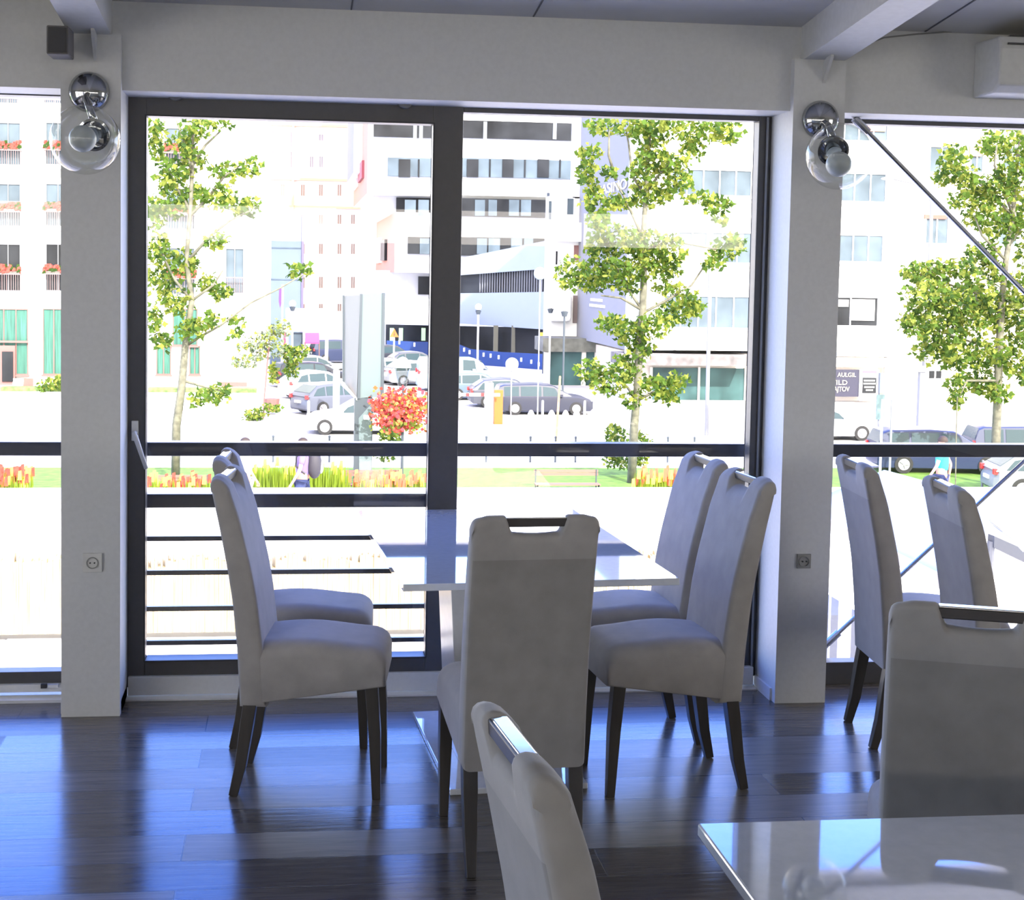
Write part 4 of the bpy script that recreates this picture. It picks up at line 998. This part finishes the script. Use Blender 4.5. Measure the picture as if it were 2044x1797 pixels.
def globe_lamp(u, vtop, vbase, Y, r, label, col=wht, gcol=None):
    p = at(u, vtop, Y); t = thing('street_lamp', label, 'lamp', (p.x, Y, ZG), 'globe street lamps')
    MB().tube([(p.x, Y, ZG), (p.x, Y, p.z-r*Y/FPX)], 2.0*Y/FPX, 8).build('pole', col, t)
    MB().ball(p, r*Y/FPX, 16).build('globe', gcol or mat('opal_globe', (.85, .82, .76), .3), t, smooth=True)
    MB().lathe([(0, -.3), (.12, -.3), (.2, -.05), (0, 0)], (p.x, Y, p.z-r*Y/FPX+.05), (0, 0, 1), 12).build('collar', dkmetal, t)
globe_lamp(955, 613, 720, 90, 7, 'globe street lamp on a white pole before the blue hoarding')
globe_lamp(1127, 615, 770, 72, 7.5, 'globe street lamp on a blue gray pole before the corner building', dkmetal)
globe_lamp(1099, 612, 720, 84, 5, 'small globe lamp beside the tall mast')
globe_lamp(584, 606, 640, 90.6, 7, 'white globe lamp in front of the blue glass tower')
p = at(1078, 546, 50)
t = thing('street_lamp', 'pale round disc lamp beside the tall dark mast', 'lamp', (p.x, 50, ZG))
MB().lathe([(0, -.05), (.2, -.04), (.235, 0), (.2, .04), (0, .05)], p, (0, -1, 0), 24).build('disc', paleblue, t, smooth=True)
MB().tube([(p.x+.03, 50.1, ZG), (p.x+.03, 50.1, p.z)], .022, 6).build('pole', stucco, t)
# flower basket lamp post
Yf = 42.8
p = at(803, 900, Yf); t = thing('flower_lamp_post', 'dark lamp post with a glass lantern left of the mullion', 'lamp', (p.x, Yf, ZG))
MB().tube([(p.x, Yf, ZG), (p.x, Yf, at(803, 775, Yf).z)], [.045, .038], 10).build('pole', dkmetal, t)
q = at(803, 775, Yf)
MB().lathe([(.10, 0), (.13, .05), (.24, .62), (.25, .64), (.11, .05), (.10, 0)], q, (0, 0, 1), 16).build('lantern_glass', glass_mat('lantern_glass', (.85, .87, .88), .5), t, smooth=True)
MB().lathe([(.27, .63), (.24, .78), (.12, .92), (0, .97)], q, (0, 0, 1), 16).build('lantern_cap', mat('pale_gray_cap', (.32, .33, .34), .4), t, smooth=True)
r = random.Random(9); m = MB()
for i in range(1500):
    u = 797+r.gauss(0, 27); v = 820+r.gauss(0, 21)
    if not (736 < u < 858 and 772 < v < 866): continue
    p = at(u, v, Yf+r.uniform(-.7, .55)); s = r.uniform(.045, .085); a = Vector((r.gauss(0, 1), r.gauss(0, 1), r.gauss(0, 1))).normalized(); b = a.cross(Vector((.3, 1, .2))).normalized()
    m.add([p-a*s, p+b*s, p+a*s, p-b*s], [(0, 1, 2, 3)], r.choices((0, 1, 2, 3), (6, 4, 4, 2 if v < 845 else 12))[0])
fb = m.build('hanging_flowers', [redflower, mat('petunia_red', (.60, .05, .07), .8), mat('petunia_coral', (.70, .16, .05), .8), leafB], fix=False)
tag(fb, 'big ball of red and orange flowers around the lamp post left of the mullion', 'flowers')
# warning sign
p = at(787, 665, 88); t = thing('warning_sign', 'orange triangular warning sign before the blue hoarding', 'sign', (p.x, 88, ZG))
s = 9*88/FPX; MB().extr([(p.x-s, 88, p.z-s*.9), (p.x+s, 88, p.z-s*.9), (p.x, 88, p.z+s)], (0, .05, 0)).build('plate', orangem, t)
MB().extr([(p.x-s*.1, 87.97, p.z-s*.5), (p.x+s*.1, 87.97, p.z-s*.5), (p.x, 87.97, p.z+s*.4)], (0, .02, 0)).build('symbol', black, t)
MB().tube([(p.x, 88.1, ZG), (p.x, 88.1, p.z)], .05, 6).build('pole', wht, t)
# round sign
p = at(1022, 727, 62); t = thing('round_sign', 'round white sign on a thin pole before the dark wagon', 'sign', (p.x, 62, ZG))
MB().lathe([(0, -.02), (.29, -.02), (.29, .02), (0, .02)], p, (0, -1, 0), 28).build('disc', wht, t)
MB().tube([(p.x, 62.08, ZG), (p.x, 62.08, p.z)], .035, 8).build('pole', ltgray, t)
# barrier
p = at(994, 815, 62); t = thing('parking_barrier', 'orange and white parking barrier with a long white arm', 'barrier', (p.x, 62, ZG))
x0, x1_, z0, z1 = rect(987, 779, 1004, 820, 62); box(x0, x1_, 62, 62.4, ZG, z1).build('housing', orangem, t)
x0, x1_, z0, z1 = rect(968, 764, 983, 818, 62); box(x0, x1_, 61.7, 62.1, ZG, z1).build('ticket_box', wht, t)
x0, x1_, z0, z1 = rect(880, 785, 998, 791, 61.6); box(x0, x1_, 61.6, 61.66, z0, z1).build('arm', wht, t)
for u in (900, 930, 960): x0, x1_, z0, z1 = rect(u, 785, u+7, 791, 61.58); box(x0, x1_, 61.58, 61.6, z0, z1).build('red_band', redm, t)
# concrete cones and white posts
for i, u in enumerate((1060, 1101, 1129, 1151)):
    p = onz(u, 824, ZG); p.y = 63; p = at(u, 822, 63)
    tag(MB().lathe([(0, .56), (.07, .53), (.15, .38), (.19, .15), (.2, 0), (0, 0)], (p.x, 63, ZG), (0, 0, 1), 16).build('concrete_cone', conc, smooth=True), ('rounded concrete cone at the rear wheel of the dark wagon', 'rounded concrete cone before the rear door of the wagon', 'rounded concrete cone before the front door of the wagon', 'rounded concrete cone at the front wheel of the wagon')[i], 'bollard', 'concrete cones before the wagon')
for i, (u, Y, h, lb) in enumerate(((1083, 63, .95, 'short white post before the middle of the dark wagon'), (1167, 63, .95, 'short white post at the nose of the dark wagon'), (616, 60.5, 1.1, 'thin white post at the parking lot entrance'), (695, 63, .8, 'thin white post left of the advertising column'))):
    p = at(u, 820, Y); tag(MB().tube([(p.x, Y, ZG), (p.x, Y, ZG+h)], .055, 8).ball((p.x, Y, ZG+h), .055, 8).build('white_post', wht), lb, 'bollard')
a = at(1118, 752, 55); b = at(1110, 880, 52)
tag(MB().tube([a, (b.x, b.y, b.z), (b.x, b.y, ZG)], .045, 8).build('wooden_pole', mat('tan_wood', (.40, .26, .12), .8)), 'tan wooden pole in front of the dark wagon', 'pole')
x0, x1_, z0, z1 = rect(665, 740, 678, 812, 63); tag(box(x0, x1_, 63, 63.3, ZG, z1).build('stone_post', mat('pale_green_stone', (.60, .64, .58), .9)), 'pale square pillar between the parked cars', 'pillar')
# tall lamp mast with flag pair
def mast(u0, v0, u1, v1, Y, r, label, m_=ltgray, cat='mast'):
    a = at(u0, v0, Y); b = at(u1, v1, Y); return tag(MB().tube([(b.x, Y, ZG), (a.x, Y, a.z)], r, 8).build('lamp_mast', m_), label, cat)
mast(1420, 440, 1411, 842, 58, .085, 'tall pale mast right of the middle tree')
t = thing('street_light', 'tall curved street light in the right window', 'lamp', (at(1842, 780, 66).x, 66, ZG))
b = at(1842, 780, 66)
MB().tube([(b.x, 66, ZG), at(1857, 500, 66), at(1860, 405, 66), at(1850, 385, 66), at(1820, 365, 66), at(1782, 357, 66)], [.14, .10, .08, .06, .05, .05], 8).build('curved_pole', ltgray, t, smooth=True)
p = at(1772, 357, 66); MB().ball(p, .3, 12, sc=(1.2, .6, .28)).build('lamp_head', paleblue, t, smooth=True)
t = thing('utility_post', 'gray square post with a flat cap before the right house', 'post', (at(1840, 800, 60).x, 60, ZG))
wbox(1835, 738, 1846, 860, 60, .25).build('shaft', ltgray, t); wbox(1824, 732, 1850, 742, 59.9, .5).build('cap', stucco, t)
t = thing('bus_stop_sign', 'slim blue green sign panels on a pole by the shop door', 'sign', (at(1758, 850, 52).x, 52, ZG))
wbox(1750, 788, 1766, 838, 52, .06).build('timetable_panel', mat('blue_green_panel', (.14, .22, .22), .4), t); wbox(1757, 745, 1771, 785, 52, .06).build('flag_panel', paleblue, t)
MB().tube([(at(1756, 870, 52).x, 52.1, ZG), (at(1757, 745, 52).x, 52.1, at(1757, 745, 52).z)], .04, 8).build('pole', ltgray, t)
t = thing('traffic_light', 'small yellow traffic light by the dark mast', 'traffic light', (at(1082, 680, 94).x, 94, ZG))
x0, x1_, z0, z1 = rect(1077, 664, 1086, 682, 94); box(x0, x1_, 94, 94.3, z0, z1).build('housing', mat('yellow_enamel', (.75, .5, .06), .5), t); MB().tube([(x1_, 94.2, ZG), (x1_, 94.2, z1)], .05, 6).build('pole', dkmetal, t)
for i, (u, v0, v1, Y, m_, lb) in enumerate(((560, 575, 615, 86, mat('violet_cloth', (.12, .05, .30), .9), 'violet flag hanging before the blue glass tower'), (569, 655, 712, 84, mat('dark_red_cloth', (.30, .05, .10), .9), 'dark red flag hanging beside the white kiosk'))):
    p = at(u+4, v0, Y); t = thing('hanging_flag', lb, 'flag', (p.x, Y, ZG))
    MB().tube([(p.x, Y, ZG), (p.x, Y, p.z+.2)], .06, 8).build('flagpole', wht, t)
    x0, x1_, z0, z1 = rect(u-3, v0, u+3, v1, Y); MB().extr([(x0, Y, z1), (x1_, Y, z1), (x1_-.02, Y, z0+.3), (x0+.06, Y, z0), (x0-.02, Y, z0+.4)], (0, .06, 0)).build('cloth', m_, t)
# terracotta pots / little things at the lot corner
p = at(543, 776, 66); tag(MB().lathe([(0, 0), (.28, 0), (.36, .6), (.33, .6), (0, .5)], (p.x, 66, ZG+.12), (0, 0, 1), 14).build('flower_pot', brw), 'brown flower pot at the corner of the white apartment house', 'pot')
bush('potted_cypress', 'bright green potted plant at the corner of the apartment house', [(546, 745, 9, 24)], 66, 120, 'plant', seed=44, size=.2, mats=[leafB, leafA, leafB])

# ================================================================== CARS
def car(label, u, v, Y, heading, paint, L=4.4, Wd=1.78, H=1.46, kind='hatch', group='parked and passing cars', lift=0):
    p = onz(u, v, ZG); p = at(u, v, Y)
    t = thing('car', label, 'car', (p.x, Y, ZG+lift), group, heading, True)
    # side outline (x forward, z): lower body and cabin are separate lofts
    h = H
    if kind == 'van': top = [(-.5, .62), (-.485, .98), (-.46, 1), (.14, 1), (.24, .93), (.34, .64), (.5, .50), (.5, .3)]
    elif kind == 'wagon': top = [(-.5, .60), (-.47, .90), (-.44, .97), (-.1, 1), (.08, .97), (.26, .66), (.42, .58), (.49, .48)]
    else: top = [(-.5, .55), (-.46, .70), (-.34, .94), (-.12, 1), (.03, .96), (.20, .66), (.42, .56), (.49, .44)]
    def roof(x):
        pts = [(-.5, .3)]+top
        return lerp([(a, b) for a, b in pts], x)
    belt = .60*h if kind != 'van' else .62*h
    m = MB(); N = 32; loops = []
    for i in range(N+1):
        x = (-.5+i/N)
        zt = min(roof(x)*h, belt+.04) if abs(x) < .499 else .45*h
        ed = min(1, (.5-abs(x))/.09); wv = Wd/2*(.80+.20*math.sqrt(max(0, 1-(1-ed)**2)))
        zb = .20+(.10 if abs(x) > .48 else 0)
        X = x*L
        loops.append([(X, -wv*.97, zb), (X, -wv, .45*h), (X, -wv*.98, zt-.08), (X, -wv*.88, zt), (X, wv*.88, zt), (X, wv*.98, zt-.08), (X, wv, .45*h), (X, wv*.97, zb)])
    n = 8; vs = [q for l in loops for q in l]; fs = [(i*n+k, i*n+(k+1) % n, (i+1)*n+(k+1) % n, (i+1)*n+k) for i in range(N) for k in range(n)]
    fs += [tuple(range(n)), tuple(range(len(vs)-1, len(vs)-n-1, -1))]
    m.add(vs, fs)
    # cabin
    xs = [-.49, -.46, -.42, -.34, -.22, -.1, .02, .08, .14, .20, .27]
    loops = []
    for x in xs:
        z = max(roof(x)*h, belt); f = (z-belt)/(h-belt)
        wb = Wd/2*.93; wt = wb*(1-.17*f)
        X = x*L; loops.append([(X, -wb, belt-.02), (X, -wt, max(belt, z-.04)), (X, -wt*.9, z), (X, wt*.9, z), (X, wt, max(belt, z-.04)), (X, wb, belt-.02)])
    n = 6; vs = [q for l in loops for q in l]; fs = [(i*n+k, i*n+(k+1) % n, (i+1)*n+(k+1) % n, (i+1)*n+k) for i in range(len(xs)-1) for k in range(n)]
    fs += [tuple(range(n)), tuple(range(len(vs)-1, len(vs)-n-1, -1))]
    m.add(vs, fs); m.build('body', paint, t, smooth=True, auto=.5)
    for s in (-1, 1):     # side windows, a windscreen and a rear window
        for x0, x1 in (((-.42, -.27), (-.25, -.04), (-.02, .15)) if kind != 'van' else ((.03, .19),)):
            q = []
            def pt(x, f):
                zr = roof(x)*h-.09; z = belt+.03+(zr-belt-.03)*f; ff = (z-belt)/(h-belt); wb = Wd/2*.93*(1-.17*ff)+.008
                return (x*L, s*wb, z)
            qs = [pt(x0, 0), pt(x1, 0), pt(min(x1, .10 if kind != 'van' else .17), 1), pt(max(x0, -.36 if kind == 'hatch' else x0), 1)]
            m = MB(); m.add(qs, [(0, 1, 2, 3)] if s < 0 else [(3, 2, 1, 0)]); m.extr(qs, (0, -s*.01, 0)); m.build('side_window', carglass, t)
    def screen(xa, xb, nm):
        za = max(belt+.03, roof(xa)*h+.012); zb_ = roof(xb)*h+.006; wa = Wd/2*.80; wb = Wd/2*.68
        m = MB(); dx = .012 if xa > 0 else -.012
        m.extr([(xa*L+dx, -wa, za), (xa*L+dx, wa, za), (xb*L+dx, wb, zb_), (xb*L+dx, -wb, zb_)], (-dx, 0, -.008)); m.build(nm, carglass, t)
    if kind == 'wagon': screen(.24, .09, 'windscreen'); screen(-.492, -.455, 'rear_window')
    elif kind == 'van': screen(.33, .245, 'windscreen')
    else: screen(.19, .04, 'windscreen'); screen(-.455, -.35, 'rear_window')
    for sx in (-.31, .32):
        for s in (-1, 1):
            c = (sx*L, s*(Wd/2-.10), .32)
            w = MB().lathe([(0, -.10), (.26, -.10), (.32, -.08), (.325, 0), (.32, .11), (.22, .115), (.21, .10), (0, .10)], c, (0, s, 0), 22).build('wheel', tyre, t)
            rm_ = MB(); rm_.lathe([(.20, .10), (.205, .118), (.17, .112), (.16, .10)], c, (0, s, 0), 20)
            for k in range(5):
                a = k*2*PI/5; rm_.tube([(c[0], c[1]+s*.118, c[2]), (c[0]+.19*math.cos(a), c[1]+s*.112, c[2]+.19*math.sin(a))], .025, 5)
            rm_.lathe([(0, .09), (.19, .09), (.19, .10), (0, .105)], c, (0, s, 0), 18); rm_.build('rim', rim, w)
    for s in (-1, 1):
        box(-.503*L, -.475*L, s*Wd/2*.78-.09, s*Wd/2*.78+.09, .52*h, .64*h).build('tail_light', redm, t)
        box(.455*L, .492*L, s*Wd/2*.70-.12, s*Wd/2*.70+.12, .42*h, .50*h).build('headlight', wht, t)
        box(.14*L, .175*L, s*Wd/2*1.02-.08, s*Wd/2*1.02+.08, belt, belt+.12).build('wing_mirror', paint, t)
    box(-.512*L, -.498*L, -.26, .26, .38*h, .46*h).build('number_plate', wht, t)
    MB().box(-.42*L, .42*L, -Wd*.42, Wd*.42, .16, .24).build('underbody', black, t)
    return t
carglass = mat('car_glass', (.035, .06, .07), .15, spec=.25)
pw = mat('paint_white', (.78, .78, .80), .3, spec=.3); pg = mat('paint_gray_blue', (.035, .038, .055), .3, spec=.3)
pb = mat('paint_black', (.022, .025, .035), .3, spec=.3); pn = mat('paint_navy', (.03, .04, .085), .3, spec=.3)
ps = mat('paint_silver', (.22, .235, .25), .3, spec=.3); pl = mat('paint_light_blue', (.30, .42, .50), .3, coat=.4)
def off(u, Y): return 0
car('white hatchback driving left beside the advertising column', 712, 856, 58.5, PI, pw, 4.2)
car('dark gray blue wagon parked before the blue hoarding', 1082, 815, 67, 0, pg, 4.7, kind='wagon')
car('light blue panel van behind the round white sign', 915, 780, 80, 0, pl, 4.8, 1.9, 1.9, kind='van')
car('blue gray hatchback between the van and the dark wagon', 960, 790, 74.5, .0, mat('paint_mist_blue', (.10, .14, .18), .3, spec=.3), 4.4)
car('gray hatchback half hidden left of the dark wagon', 1020, 800, 70.5, .0, mat('paint_mid_gray', (.07, .075, .09), .3, spec=.3), 4.3)
car('white hatchback partly hidden by the right column', 1640, 857, 57, 0, pw, 4.4)
car('black wagon with chrome window line parked by the right lawn', 1868, 955, 47.3, -.12, pn, 4.6, kind='wagon', H=1.52)
car('dark blue wagon behind the trunk of the right tree', 2052, 950, 48.6, -.15, pn, 4.5, kind='wagon', H=1.5)
car('silver car at the right edge beyond the tree trunk', 2112, 985, 41.6, -.2, ps, 4.4, H=1.4)
car('gray hatchback with a red tail light beside the square pillar', 672, 812, 67, .55, mat('paint_steel_blue', (.09, .10, .13), .3, spec=.3), 4.3)
car('white hatchback with a red tail light in the parking lot', 640, 785, 75, .5, pw, 4.4)
car('black car half hidden by the green shrub in the lot', 622, 765, 82, .35, pb, 4.5, kind='wagon')
car('silver car in the fourth row of the parking lot', 630, 738, 88.6, .3, ps, 4.4)
car('dark car parked just left of the advertising column', 680, 708, 104, .2, pn, 4.4, kind='wagon', H=1.7)
car('white car just right of the advertising column', 790, 748, 86, .4, pw, 4.3)
car('silver car beside the mullion in the parking lot', 838, 745, 84, .25, ps, 4.3)
car('gray car before the blue hoarding, left of the mullion', 835, 720, 94, .2, mat('paint_mid_gray', (.07, .075, .09), .3, spec=.3), 4.3)
car('small dark car far behind the warning sign', 785, 705, 102, .2, pb, 4.2)

# ================================================================== PEOPLE
def person(label, u, v, Y, rz, shirt, trousers, hgt=1.72, hold=None, walk=.18, pack=False, hair=True, lift=0):
    p = at(u, v, Y)
    t = thing('person', label, 'person', (p.x, Y, ZG+lift), None, rz, True)
    k = hgt/1.75
    V = []; E = []; Rr = []
    def add(co, r, par=None):
        V.append(tuple(c*k for c in co)); Rr.append(r*k)
        if par is not None: E.append((par, len(V)-1))
        return len(V)-1
    pel = add((0, 0, .95), .14); wa = add((0, 0, 1.10), .125, pel); ch_ = add((0, .0, 1.28), .15, wa); nb = add((0, 0, 1.45), .085, ch_)
    nk = add((.01, 0, 1.52), .052, nb); hd = add((.03, 0, 1.60), .085, nk); ht = add((.025, 0, 1.70), .075, hd)
    hands = []
    for s in (-1, 1):
        sh = add((0, s*.18, 1.41), .062, nb); el = add((-.04+s*.10*walk/.18, s*.24, 1.13), .042, sh)
        wr = add((.05+s*.16*walk/.18, s*.25, .88), .027, el); pa = add((.07+s*.18*walk/.18, s*.25, .82), .030, wr)
        bx, by, bz = .07+s*.18*walk/.18, s*.25, .82
        for j in range(4):
            f1 = add((bx+.012+(.018*j-.03), by, bz-.05), .0095, pa); add((bx+.02+(.018*j-.03), by-s*.012, bz-.085-.006*(1 if j in (1, 2) else 0)), .008, f1)
        th = add((bx+.035, by-s*.02, bz-.02), .0095, pa); add((bx+.05, by-s*.02, bz-.05), .008, th)
        hp_ = add((s*walk*.12, s*.09, .86), .088, pel); kn = add((s*walk*.7+.03, s*.095, .50), .058, hp_)
        an = add((s*walk*1.3-.04, s*.095, .09), .038, kn); add((s*walk*1.3+.12, s*.10, .035), .034, an)
    def skinmesh(name, V, E, Rr, m_, root, grow=0):
        me = bpy.data.meshes.new(name); me.from_pydata(V, E, []); o = bpy.data.objects.new(name, me); COL.objects.link(o)
        md = o.modifiers.new('skin', 'SKIN')
        if not me.skin_vertices: 
            with bpy.context.temp_override(object=o, active_object=o): bpy.ops.mesh.customdata_skin_add()
        for i, sv in enumerate(me.skin_vertices[0].data): sv.radius = (Rr[i]+grow, Rr[i]+grow); sv.use_root = (i == 0)
        sd = o.modifiers.new('sub', 'SUBSURF'); sd.levels = 1; sd.render_levels = 1
        me.materials.append(m_); dg = bpy.context.evaluated_depsgraph_get()
        m2 = bpy.data.meshes.new_from_object(o.evaluated_get(dg)); m2.name = name
        for pl_ in m2.polygons: pl_.use_smooth = True
        bpy.data.objects.remove(o); o = bpy.data.objects.new(name, m2); COL.objects.link(o); o.parent = root
        m2.materials.clear(); m2.materials.append(m_); return o
    skinmesh('body', V, E, Rr, skin, t)
    # clothing
    q = [(0, 0, .97), (0, 0, 1.10), (0, 0, 1.28), (0, 0, 1.45)]; rr = [.145, .135, .16, .09]; EE = [(0, 1), (1, 2), (2, 3)]
    for s in (-1, 1):
        i = len(q); q += [(0, s*.18, 1.41), (-.02+s*.05*walk/.18, s*.22, 1.24)]; rr += [.068, .060]; EE += [(3, i), (i, i+1)]
    skinmesh('shirt', [tuple(c*k for c in a) for a in q], EE, [x*k for x in rr], shirt, t, .012)
    q = [(0, 0, .97)]; rr = [.148]; EE = []
    for s in (-1, 1):
        i = len(q); q += [(s*walk*.12, s*.09, .86), (s*walk*.7+.03, s*.095, .50), (s*walk*1.3-.04, s*.095, .14)]; rr += [.095, .068, .055]; EE += [(0, i), (i, i+1), (i+1, i+2)]
    skinmesh('trousers', [tuple(c*k for c in a) for a in q], EE, [x*k for x in rr], trousers, t, .012)
    if hair: MB().ball((0, 0, 1.675*k), .112*k, 16, sc=(1.0, .88, .95), a0=-.25).build('hair', hairm, t, smooth=True)
    for s in (-1, 1):
        MB().ball((.112*k, s*.032*k, 1.635*k), .012*k, 8).build('eye', black, t)
    MB().ball((.122*k, 0, 1.605*k), .016*k, 8, sc=(1.2, .7, 1)).build('nose', skin, t)
    if pack:
        bp = MB().ball((-.24*k, 0, 1.22*k), .25*k, 20, sc=(.62, .72, 1.15)).build('backpack', mat('black_nylon', (.03, .028, .035), .7), t, smooth=True)
        MB().ball((-.37*k, 0, 1.18*k), .12*k, 14, sc=(.5, .8, 1.2)).build('pocket', mat('gray_nylon', (.30, .30, .32), .7), bp, smooth=True)
        for s in (-1, 1): MB().tube([(-.12*k, s*.10*k, 1.45*k), (.0, s*.11*k, 1.50*k), (.13*k, s*.11*k, 1.40*k), (.14*k, s*.11*k, 1.2*k), (-.05*k, s*.14*k, 1.05*k)], .02*k, 6).build('strap', black, bp)
    return t
person('person in a turquoise shirt walking left beyond the right window', 1879, 960, 29.0, 2.5, teal, jeans, lift=1.6)
person('person in a violet shirt and navy trousers carrying a big black backpack', 604, 940, 28.3, PI, mat('violet_shirt', (.16, .12, .30), .8), jeans, pack=True, lift=1.6)
person('person in a white shirt walking behind the left chairs', 489, 940, 28.3, 0, wht, mat('pale_trousers', (.55, .52, .52), .8), lift=1.6)
person('person in a blue violet shirt next to the one in white', 470, 940, 27.4, .1, mat('blue_violet_shirt', (.20, .22, .55), .8), jeans, lift=1.6)
